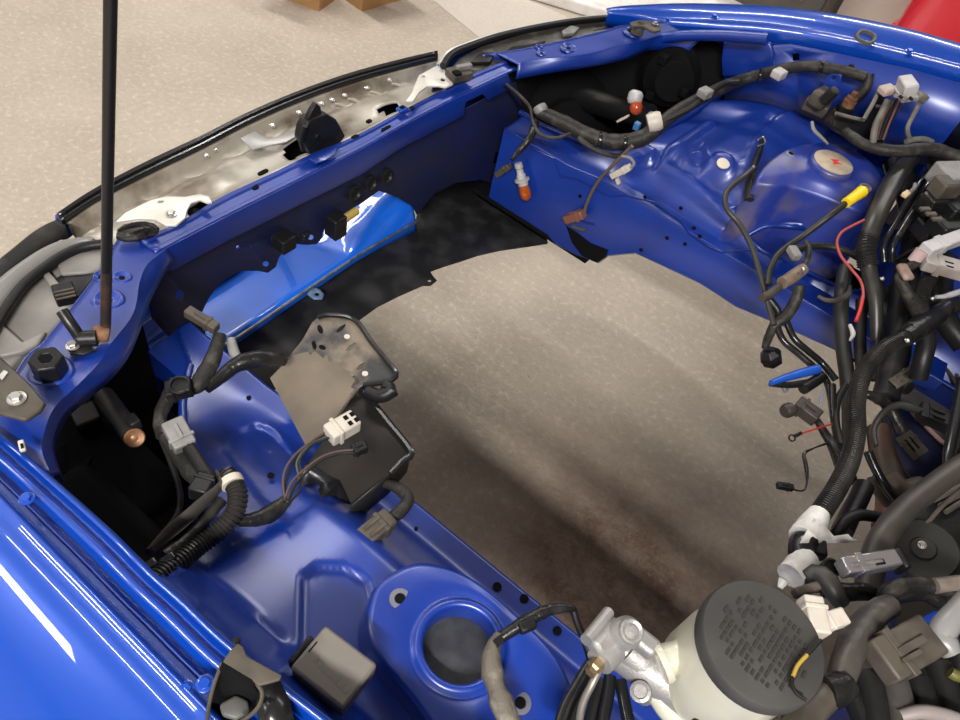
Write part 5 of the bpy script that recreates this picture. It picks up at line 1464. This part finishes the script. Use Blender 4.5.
# cables hanging in the middle
cable('cable_end', 'stiff grey-black cable with a bare tip rising beside the far strut tower', 'cable', [
    ('cable', L([(752, 169, .80), (744, 176, .80), (735, 183, .795), (726, 194, .785), (727, 209, .775), (740, 225, .765), (751, 245, .755), (758, 267, .745), (764, 288, .735), (769, 307, .725), (774, 325, .715)]), .0050, mat('cable_grey', (0.030, 0.028, 0.025), .4), {}),
    ('bare_tip', L([(751, 170, .80), (754, 167, .803)]), .0035, STEEL, {}),
])
spk = thing('hanging_tag', 'frayed black tie with a chrome clip above the stiff cable', 'tie', U(760, 160, z=.78))
MB().tube(L([(763, 138, .80), (760, 150, .795), (754, 166, .79), (750, 182, .785), (749, 200, .77)]), [.004, .006, .0065, .008, .009], 8, wob=.06).build('black_tie', TAPEG, spk)
MB().tube(L([(758, 146, .81), (765, 143, .812), (763, 137, .81), (758, 140, .808)]), .0018, 6).build('chrome_clip', STEEL, spk)
ye = cable('earth_cable', 'black earth cable with a bright yellow sleeve bolted to the far strut tower', 'cable', [
    ('cable', L([(847, 202, .842), (832, 214, .83), (816, 226, .81), (800, 238, .79), (788, 246, .78), (777, 256, .77), (770, 270, .755), (768, 285, .745)]), .0056, mat('cable_black', (0.017, 0.017, 0.015), .4), {}),
    ('yellow_sleeve', L([(846, 203, .843), (853, 198, .846), (862, 191.5, .848)]), [.0085, .009, .0105], YEL, {}),
])
MB().lathe([(.011, -.001), (.011, .0015), (.006, .0016), (.006, -.001)], U(865, 188, z=.838), (0, -.2, 1), 18, closed=True).build('ring_lug', STEEL, ye)
MB().tube(L([(862, 192, .848), (865, 189, .842)]), .005, 8).build('lug_neck', mat('lug_orange', (.55, .35, .16), .4, .4), ye)
cb = thing('cable_clamp', 'grey-brown cable clips holding the earth cable above the far rail', 'clamp', U(795, 255, z=.75))
MB().box(U(794, 253, z=.785), frame(U(790, 246, z=.785), U(800, 262, z=.785)), (.026, .016, .014)).build('upper_clip', GRY, cb, 30, bevel=.003)
MB().tube(L([(782, 283, .77), (792, 277, .772), (803, 269, .775)]), [.010, .011, .010], 12, 8).build('brown_saddle', mat('brown_saddle', (.13, .09, .065), .5, col2=(.22, .16, .12), nscale=40), cb)
MB().tube(L([(762, 298, .755), (770, 294, .757), (780, 286, .76)]), [.009, .010, .009], 12, 8, flat=.7).build('lower_clip', GRYB, cb)
MB().tube(L([(801, 270), (806, 262), (809, 250), (806, 242)], z=.775), .005, 8).build('clip_wire', TAPE, cb)
MB().tube(L([(803, 268), (804, 271), (800, 274)], z=.79), .002, 6).build('bright_wire', STEEL, cb)
cable('heater_pipe', 'thin black hose running level from the cable clip to the thick hose', 'hose', [
    ('hose', L([(796, 250, .77), (812, 246, .775), (832, 247, .78), (848, 252, .785), (866, 262, .79)]), .006, RUB, {})])
hg = cable('hanging_leads', 'group of black leads ending in a black hexagonal plug over the floor', 'cable', [
    ('lead', L([(770, 300, .73), (778, 312, .72), (776, 324, .70), (768, 336, .68), (765, 348, .66)]), .0062, TAPEG, {}),
    ('lead', L([(800, 285, .76), (796, 300, .74), (786, 316, .72), (774, 326, .705), (766, 345, .67)]), [.009, .010, .010, .008, .006], TAPE, {}),
    ('lead', L([(776, 322, .71), (783, 340, .70), (800, 355, .69), (818, 371, .68), (828, 385, .67), (834, 420, .67)]), .0056, BLKG, {}),
    ('lead', L([(785, 318, .715), (794, 338, .705), (808, 351, .695), (822, 363, .685), (836, 380, .68)]), .0056, BLKG, {}),
])
hx = (U(771, 360, z=.64) - U(766, 346, z=.665)).normalized()
HX = MB().lathe([(.010, -.010), (.013, -.006), (.018, .0), (.0185, .012), (.017, .020), (.012, .021)], U(770, 354, z=.65), hx, 6).build('hex_plug', BLK, hg, 25, bevel=.0015)
MB().lathe([(.0195, .004), (.0195, .008)], U(770, 354, z=.65), hx, 6).build('plug_rib', BLKG, HX, 25)
rw = cable('red_wire', 'thin red and pink wire looping beside the thick black hose', 'wire', [
    ('wire', L([(864, 220, .85), (850, 227, .845), (841, 233, .84), (837, 243, .83), (841, 256, .825), (852, 270, .82), (861, 282, .815), (863, 298, .81), (857, 320, .80)]), .0022, mat('dull_red_wire', (.33, .05, .045), .4), {}),
    ('sleeve', L([(863, 296, .81), (860, 310, .805), (856, 321, .80)]), .0028, RED, {})])
cable('drain_hose', 'wide dark hose hanging down at the back of the far rail', 'hose', [
    ('hose', L([(846, 268, .735), (843, 284, .73), (841, 310, .72), (843, 345, .69), (848, 385, .66), (850, 430, .63), (846, 470, .61)]), .0125, mat('hose_dark', (0.012, 0.012, 0.010), .5, col2=(0.025, 0.022, 0.019), nscale=20), {}),
    ('thin_hose', L([(880, 280, .78), (879, 310, .76), (877, 345, .74), (872, 380, .72)]), .006, RUB, {}),
    ('back_hose', L([(862, 300, .74), (860, 340, .71), (862, 372, .69)]), .010, BLKD, {})])
cc = thing('curled_bracket', 'dark curled metal bracket below the pink wire', 'bracket', U(845, 290, z=.72))
MB().tube(L([(818, 296), (826, 300), (838, 300), (848, 294), (850, 286)], z=.745), [.003, .004, .005, .005, .003], 8).build('curl', GRYB, cc)
MB().tube(L([(850, 325), (853, 334), (850, 340)], z=.76), [.003, .004, .002], 8).build('pale_tip', LGRY, cc)
# blue lever and sensors in the opening
bl = thing('blue_lever', 'blue plastic lever with a black sheath over the opening', 'lever', U(795, 380, z=.68))
MB().tube(L([(771, 383, .70), (785, 378, .70), (802, 373, .70), (818, 369, .70)]), [.0045, .006, .0075, .008], 10).build('lever_arm', mat('lever_blue', (.01, .07, .38), .35), bl)
MB().tube(L([(770, 384, .695), (790, 385, .693), (812, 382, .69)]), [.004, .0055, .006], 10).build('black_edge', BLK, bl)
MB().box(U(785, 388, z=.685), frame(U(782, 384, z=.69), U(788, 394, z=.68)), (.012, .011, .006)).build('grey_tab', mat('slate_tab', (.12, .14, .17), .5), bl, 30, bevel=.002)
MB().tube(L([(803, 389, .69), (814, 382, .69), (822, 376, .69)]), .009, 12, 6).build('black_boot', BLK, bl)
MB().tube(L([(824, 390, .68), (821, 398, .675), (820, 405, .67)]), .0016, 6).build('blue_thread', mat('pale_blue_thread', (.25, .32, .5), .5), bl)
s1 = thing('sensor_plug', 'black-brown capped sensor plug hanging over the floor', 'sensor', U(805, 410, z=.66))
MB().lathe([(.009, -.004), (.011, 0), (.011, .010), (.008, .014)], U(786, 411, z=.70), U(800, 406, z=.70) - U(786, 411, z=.70), 16).build('round_cap', mat('brown_black', (.03, .022, .018), .5), s1, 30)
conn('plug_shell', U(796, 403, z=.70), U(818, 419, z=.70), .024, .020, mat('brown_black', (.03, .022, .018), .5), s1, 1, False)
MB().tube(L([(817, 420, .70), (824, 432, .70), (833, 446, .70), (842, 466, .71), (850, 480, .72)]), [.005, .007, .009, .010, .010], 10, wob=.05).build('taped_lead', TAPEG, s1)
rr = thing('ring_terminal', 'ring terminal on a thin red wire over the floor', 'terminal', U(793, 438, z=.70))
P = U(792, 438, z=.71)
MB().lathe([(.0035, -.0008), (.0035, .0008), (.0055, .0008), (.0055, -.0008)], P, (.2, -.3, 1), 16, closed=True).build('ring', BLKG, rr)
MB().tube(L([(795, 436), (801, 433)], z=.71), .0028, 8).build('crimp', BLK, rr)
MB().tube(L([(800, 434), (812, 430), (822, 427), (832, 424)], z=.71), .0013, 6).build('red_wire', RED, rr)
s2 = thing('small_plug', 'tiny black two-pin plug dangling on a thin taped wire over the floor', 'connector', U(785, 488, z=.68))
conn('plug_shell', U(793, 488, z=.70), U(777, 485, z=.70), .009, .008, BLK, s2, 1, False)
MB().tube(L([(792, 489), (800, 491), (805, 489), (807, 480), (806, 466), (804, 454), (812, 449), (822, 445), (832, 442)], z=.70), [.0012, .0012, .0016, .003, .003, .0022, .0012, .0018, .0018], 8, 40).build('wire', BLKG, s2)
vc = cable('hanging_leads', 'pair of black leads behind the corrugated conduit', 'cable', [
    ('lead', L([(832, 385, .69), (833, 405, .685), (835, 425, .68), (840, 450, .68), (850, 480, .69)]), .006, BLKG, {}),
    ('lead', L([(846, 385, .69), (838, 400, .685), (836, 420, .685), (841, 445, .69)]), .0055, RUB, {}),
    ('lead', L([(868, 452, .72), (874, 466, .71), (884, 484, .70), (896, 500, .69)]), .0065, BLKG, {}),
    ('lead', L([(871, 478, .70), (876, 490, .69), (888, 505, .68)]), .006, GRYB, {})])
# ---- toe-board area with its plugs
tbd = thing('heat_shield', 'dirty grey and blue shield panel low against the firewall', 'panel', U(915, 430, z=.52))
shp = [(876, 352), (905, 345), (960, 335), (1010, 345), (1020, 520), (960, 500), (935, 496), (905, 478), (886, 452), (880, 420), (890, 395)]
MB().panel(TR(shp, z=.60)).build('shield_sheet', mat('shield_dirty', (0.110, 0.096, 0.088), .6, col2=(0.066, 0.058, 0.055), nscale=18), tbd, 30, solid=.004, bevel=.001)
MB().panel(TR([(884, 412), (898, 405), (914, 412), (928, 428), (946, 446), (952, 470), (935, 488), (910, 476), (890, 452)], z=.606)).build('blue_face', mat('blue_dirty', (.025, .035, .11), .5, col2=(.07, .06, .06), nscale=30, nlo=.5, nhi=.7), tbd, 30, solid=.003)
MB().tube(L([(912, 412), (924, 424), (938, 438), (948, 446)], z=.612), .004, 8).build('pink_seam', mat('pink_sealer', (.35, .22, .20), .6), tbd)
MB().panel(TR([(895, 340), (905, 338), (914, 360), (908, 378), (900, 372)], z=.625)).build('blue_flap', BAY, tbd, 30, solid=.003)
for k in range(4):
    MB().tube(L([(930 + k * 4, 352 - k * 4), (944 + k * 3, 366 - k * 4), (956 + k * 3, 384 - k * 4), (966 + k * 3, 410 - k * 3)], z=.63), .0035, 6).build('shield_rib', GRYB, tbd)
rs = cable('steering_shaft', 'rust-brown heat-stained shaft beside the blue shield', 'shaft', [
    ('shaft', L([(878, 428, .66), (882, 450, .655), (888, 475, .65), (890, 505, .645), (884, 530, .64)]), [.018, .020, .022, .020, .018], mat('brown_shaft', (0.055, 0.033, 0.022), .5, col2=(0.121, 0.047, 0.028), nscale=9, nlo=.5, nhi=.65), {}),
    ('elbow', L([(888, 478, .66), (902, 492, .66), (920, 482, .655)]), [.018, .016, .010], mat('brown_elbow', (0.094, 0.072, 0.055), .5), {})])
c1 = thing('wire_plug', 'olive-grey plug with a latch tucked under the side hose', 'connector', U(905, 378, z=.68))
conn('plug_shell', U(913, 372, z=.71), U(891, 386, z=.70), .020, .016, GRYB, c1, 2)
MB().tube(L([(912, 372, .71), (918, 366, .715), (922, 360, .72)]), .007, 10).build('lead', TAPEG, c1)
MB().lathe([(.013, -.008), (.014, 0), (.012, .008)], U(905, 386, z=.69), (.5, -.3, .2), 16).build('seal_ring', BLKD, c1)
c2 = thing('wire_plug', 'big black plug with grey latches on a flat grey lead by the firewall', 'connector', U(930, 418, z=.68))
conn('plug_shell', U(918, 411, z=.71), U(948, 424, z=.71), .028, .020, BLKD, c2, 2)
MB().tube(L([(876, 446, .70), (873, 432, .70), (878, 420, .705), (888, 409, .71), (900, 405, .715), (912, 408, .715), (922, 412, .71)]), [.005, .007, .008, .009, .009, .009, .008], 10, flat=.6).build('flat_lead', mat('lead_grey', (0.033, 0.033, 0.030), .4), c2)
MB().tube(L([(863, 393, .72), (872, 396, .72), (884, 402, .71), (893, 414, .70), (903, 432, .69)]), [.006, .008, .009, .010, .012], 10).build('black_lead', TAPEG, c2)
c3 = thing('wire_plug', 'flat grey plug with two dark slots on the blue shield', 'connector', U(912, 442, z=.62))
o_ = conn('plug_shell', U(903, 434, z=.645), U(922, 456, z=.64), .030, .012, GRYB, c3, 0, False)
X, Y, Z = frame(U(903, 434, z=.645), U(922, 456, z=.64))
for k in (-1, 1):
    MB().box(U(912, 444, z=.649) + Y * (k * .006), (X, Y, Z), (.022, .003, .002)).build('slot', VOID, o_, 0)
cable('pipe_bend', 'smooth black pipe standing at the right by the big plug', 'pipe', [
    ('pipe', L([(962, 380, .78), (957, 410, .775), (951, 440, .77), (948, 460, .765), (952, 476, .76)]), .0072, BLKG, {})])
# ---- lower right group
cable('coolant_hose', 'thick grey-brown taped hose curving down past the chrome plug', 'hose', [
    ('hose', L([(985, 452, .86), (960, 467, .86), (932, 487, .86), (906, 508, .86), (886, 532, .86), (874, 556, .85), (868, 590, .84)]), .0135, mat('hose_brown', (0.030, 0.026, 0.023), .45, col2=(0.047, 0.039, 0.032), nscale=15), {})])
cable('breather_hose', 'short black bent hose between tape and coolant hose', 'hose', [
    ('hose', L([(832, 540, .77), (840, 528, .78), (848, 519, .785), (860, 515, .785), (876, 517, .78), (888, 520, .775)]), .0072, RUB, {})])
ch_ = thing('chrome_plug', 'shiny grey metal plug lying across the coolant hose', 'connector', U(868, 565, z=.87))
o_ = conn('plug_shell', U(841, 568, z=.90), U(895, 559, z=.90), .017, .016, mat('chrome_grey', (.42, .40, .42), .2, .8), ch_, 0, False)
X, Y, Z = frame(U(841, 568, z=.90), U(895, 559, z=.90))
MB().box(U(868, 563, z=.909), (X, Y, Z), (.034, .003, .0015)).build('bright_rib', STEEL, o_, 0)
MB().box(U(880, 562, z=.9085), (X, Y, Z), (.010, .005, .0015)).build('slot', VOID, o_, 0)
MB().box(U(898, 561, z=.898), (X, Y, Z), (.008, .022, .020)).build('black_collar', BLK, ch_, 30, bevel=.003)
dc = thing('round_cover', 'flat round black plastic cover with a bolt in its middle', 'cover', U(922, 550, z=.80))
ctr = U(923, 549, z=.845)
MB().lathe([(.0, -.012), (.034, -.012), (.036, -.008), (.036, -.001), (.034, .001), (.014, .001), (.012, .003), (0, .003)], ctr, (-.3, -.25, .9), 40).build('cover_disc', mat('cover_black', (0.011, 0.011, 0.010), .45), dc, 40)
bolt(U(922, 545, z=.848), (-.3, -.25, .9), .003, dc, STEEL)
MB().tube(L([(926, 524, .85), (940, 508, .85), (958, 492, .85), (975, 480, .85)]), .0028, 8).build('cover_wire', GRYB, dc)
MB().box(U(948, 578, z=.84), frame(U(940, 572, z=.84), U(955, 585, z=.84)), (.02, .008, .01)).build('pale_chip', LGRY, dc, 30, bevel=.002)
panel_r = [(905, 505), (935, 492), (1000, 460), (1010, 600), (960, 590), (915, 580), (895, 560), (890, 535)]
bkp = thing('black_shroud', 'black plastic shroud behind the round cover', 'shroud', U(950, 540, z=.78))
MB().panel(TR(panel_r, z=.80)).build('shroud_sheet', BLK, bkp, 30, solid=.006, bevel=.002)
for k in range(3):
    MB().tube(L([(934 + k * 6, 500 + k * 6), (950 + k * 6, 492 + k * 5), (975, 478 + k * 10)], z=.808), .0035, 6).build('shroud_rib', GRYB, bkp)
lo_ = cable('cable_loops', 'grey-brown taped cables looping below the round cover', 'cable', [
    ('loop', L([(884, 606, .88), (886, 594, .89), (900, 586, .895), (920, 584, .895), (945, 588, .895), (985, 584, .89)]), [.007, .008, .008, .008, .008, .008], TAPE, dict(wob=.04)),
    ('loop', L([(890, 610, .875), (890, 600, .88), (906, 594, .885), (925, 594, .885), (940, 602, .88)]), .0075, TAPEG, dict(wob=.05)),
    ('loop', L([(822, 588, .86), (845, 592, .865), (868, 592, .865), (884, 600, .865)]), .009, TAPEG, dict(wob=.05)),
    ('pale_sleeve', L([(934, 586, .90), (950, 584, .90), (985, 580, .90)]), .0075, mat('sleeve_tan', (.14, .11, .09), .5, col2=(.22, .18, .15), nscale=40), {}),
])
tbn = thing('hose_stub', 'short black open hose stub beside the chrome plug', 'hose', U(833, 580, z=.85))
MB().lathe([(.0095, -.045), (.0095, .0), (.0075, .0), (.0072, -.010), (0, -.010)], U(832, 567, z=.885), (-.1, -.1, 1), 20).build('stub', BLK, tbn, 40)
gs = cable('grey_lead', 'grey-green taped lead in front of the hose stub', 'cable', [
    ('lead', L([(806, 576, .875), (815, 572, .88), (826, 578, .885), (834, 592, .885), (842, 604, .88)]), [.006, .009, .010, .010, .008], mat('lead_olive', (0.033, 0.032, 0.028), .45), {})])
wp2 = thing('wire_plug', 'white L-shaped plug standing against the reservoir lid', 'connector', U(822, 620, z=.93))
conn('plug_shell', U(809, 598, z=.965), U(818, 636, z=.965), .017, .016, WHT, wp2, 0, False)
conn('plug_shell', U(820, 624, z=.963), U(843, 617, z=.963), .014, .013, WHT, wp2, 0, False)
MB().tube(L([(821, 640), (812, 650), (803, 660), (794, 672), (792, 684), (797, 694), (806, 700)], z=.995), .0014, 8).build('black_wire', BLK, wp2)
MB().tube(L([(807, 655), (798, 665), (793, 676)], z=.9965), .0015, 8).build('yellow_wire', mat('mustard_wire', (.36, .24, .03), .4), wp2)
MB().box(U(806, 590, z=.94), frame(U(794, 594, z=.94), U(820, 586, z=.94)), (.026, .008, .010)).build('grey_bar', GRYB, wp2, 30, bevel=.002)
cable('taped_hose', 'fat grey-brown taped hose rising beside the reservoir lid', 'hose', [
    ('hose', L([(890, 606, .935), (876, 613, .94), (862, 630, .945), (850, 652, .95), (842, 676, .95), (836, 692, .95)]), [.010, .0115, .012, .012, .0115, .010], mat('tape_brown', (0.041, 0.036, 0.032), .42, col2=(0.066, 0.058, 0.050), nscale=40, bump=.4, bscale=150), dict(wob=.02)),
    ('lower_hose', L([(834, 690, .95), (820, 702, .95), (804, 718, .95), (785, 742, .95)]), [.010, .0115, .0115, .011], mat('tape_brown2', (0.047, 0.039, 0.030), .4, col2=(0.083, 0.069, 0.055), nscale=30), dict(wob=.02)),
    ('clamp', L([(845, 684, .952), (836, 690, .953), (826, 692, .953)]), [.011, .0135, .012], TAPEG, dict(wob=.08))])
gc = thing('wire_plug', 'large grey-brown open plug housing beside the taped hose', 'connector', U(905, 655, z=.92))
conn('plug_shell', U(878, 664, z=.955), U(928, 636, z=.955), .034, .020, GRYB, gc, 1)
MB().box(U(912, 656, z=.967), frame(U(878, 664, z=.955), U(928, 636, z=.955)), (.022, .004, .003)).build('plug_rib', GRYB, gc, 0, bevel=.001)
cable('grey_lever', 'smooth grey lever rising at the right of the plug housing', 'lever', [
    ('lever', L([(985, 580, .965), (966, 600, .962), (950, 620, .958), (940, 636, .952), (938, 652, .945)]), [.009, .0085, .009, .011, .010], mat('lever_grey', (.20, .195, .19), .35), {}),
    ('joint', L([(930, 632, .95), (942, 640, .952), (952, 654, .95)]), [.007, .012, .008], mat('lever_grey', (.20, .195, .19), .35), {})])
sb = thing('blue_bracket', 'blue metal bracket edge behind the large plug housing', 'bracket', U(925, 622, z=.84))
MB().panel(TR([(905, 634), (915, 620), (935, 610), (950, 612), (940, 626), (918, 640)], z=.88)).build('bracket_sheet', BAY, sb, 30, solid=.004, bevel=.001)
lw = cable('cable_bundle', 'dark bundle of taped cables under the large plug housing', 'cable', [
    ('cable', L([(866, 672, .92), (872, 690, .92), (876, 712, .92), (878, 745, .92)]), .012, RUB, {}),
    ('cable', L([(890, 676, .925), (896, 696, .925), (900, 718, .925), (902, 745, .925)]), .013, mat('hose_greybrown', (0.041, 0.036, 0.033), .5, col2=(0.061, 0.055, 0.050), nscale=30), {}),
    ('cable', L([(916, 680, .92), (922, 700, .92), (930, 722, .92), (936, 748, .92)]), .012, BLKD, {}),
    ('cable', L([(938, 664, .91), (946, 690, .91), (952, 716, .91), (960, 745, .91)]), .011, RUB, {}),
    ('cable', L([(850, 690, .915), (856, 706, .915), (862, 724, .915), (862, 748, .915)]), .009, BLKG, {}),
    ('cable', L([(962, 650, .90), (968, 680, .90), (972, 710, .90), (975, 745, .90)]), .013, BLK, {}),
    ('tape_patch', L([(950, 672, .925), (956, 676, .925), (962, 676, .925)]), .005, mat('olive_yellow', (.10, .095, .02), .5), {}),
    ('cross_lead', L([(900, 716, .935), (920, 712, .94), (945, 716, .94), (975, 726, .94)]), [.005, .006, .006, .005], mat('lead_pale', (.22, .19, .18), .45), {})])
# dark trunk filling the corner behind: firewall looms
fwl = cable('firewall_loom', 'dark bundle of cables along the firewall between fuse box and shield', 'wiring', [
    ('trunk', L([(895, 160, .83), (910, 200, .80), (915, 240, .77), (905, 280, .745), (900, 320, .72), (895, 360, .70), (885, 400, .68)]), .022, BLKD, dict(wob=.04)),
    ('trunk', L([(945, 260, .76), (940, 290, .75), (945, 320, .74), (965, 345, .73)]), .020, BLK, {}),
    ('trunk', L([(930, 120, .86), (935, 150, .85), (950, 180, .84), (975, 200, .84)]), .022, BLKD, {}),
    ('trunk', L([(915, 110, .86), (930, 105, .87), (950, 120, .87), (970, 130, .87)]), .018, BLKD, {}),
    ('trunk', L([(880, 290, .72), (890, 320, .70), (892, 350, .68)]), .018, BLK, {}),
    ('pale_clip', L([(936, 297, .80), (946, 296, .80), (962, 291, .80)]), [.003, .005, .005], LGRY, {}),
    ('trunk', L([(930, 300, .77), (950, 306, .77), (980, 300, .77)]), .014, RUB, {}),
])
bolt(U(882, 279, z=.80), (0, 0, 1), .0026, fwl, STEEL)
bolt(U(932, 299, z=.80), (0, 0, 1), .0024, fwl, STEEL)
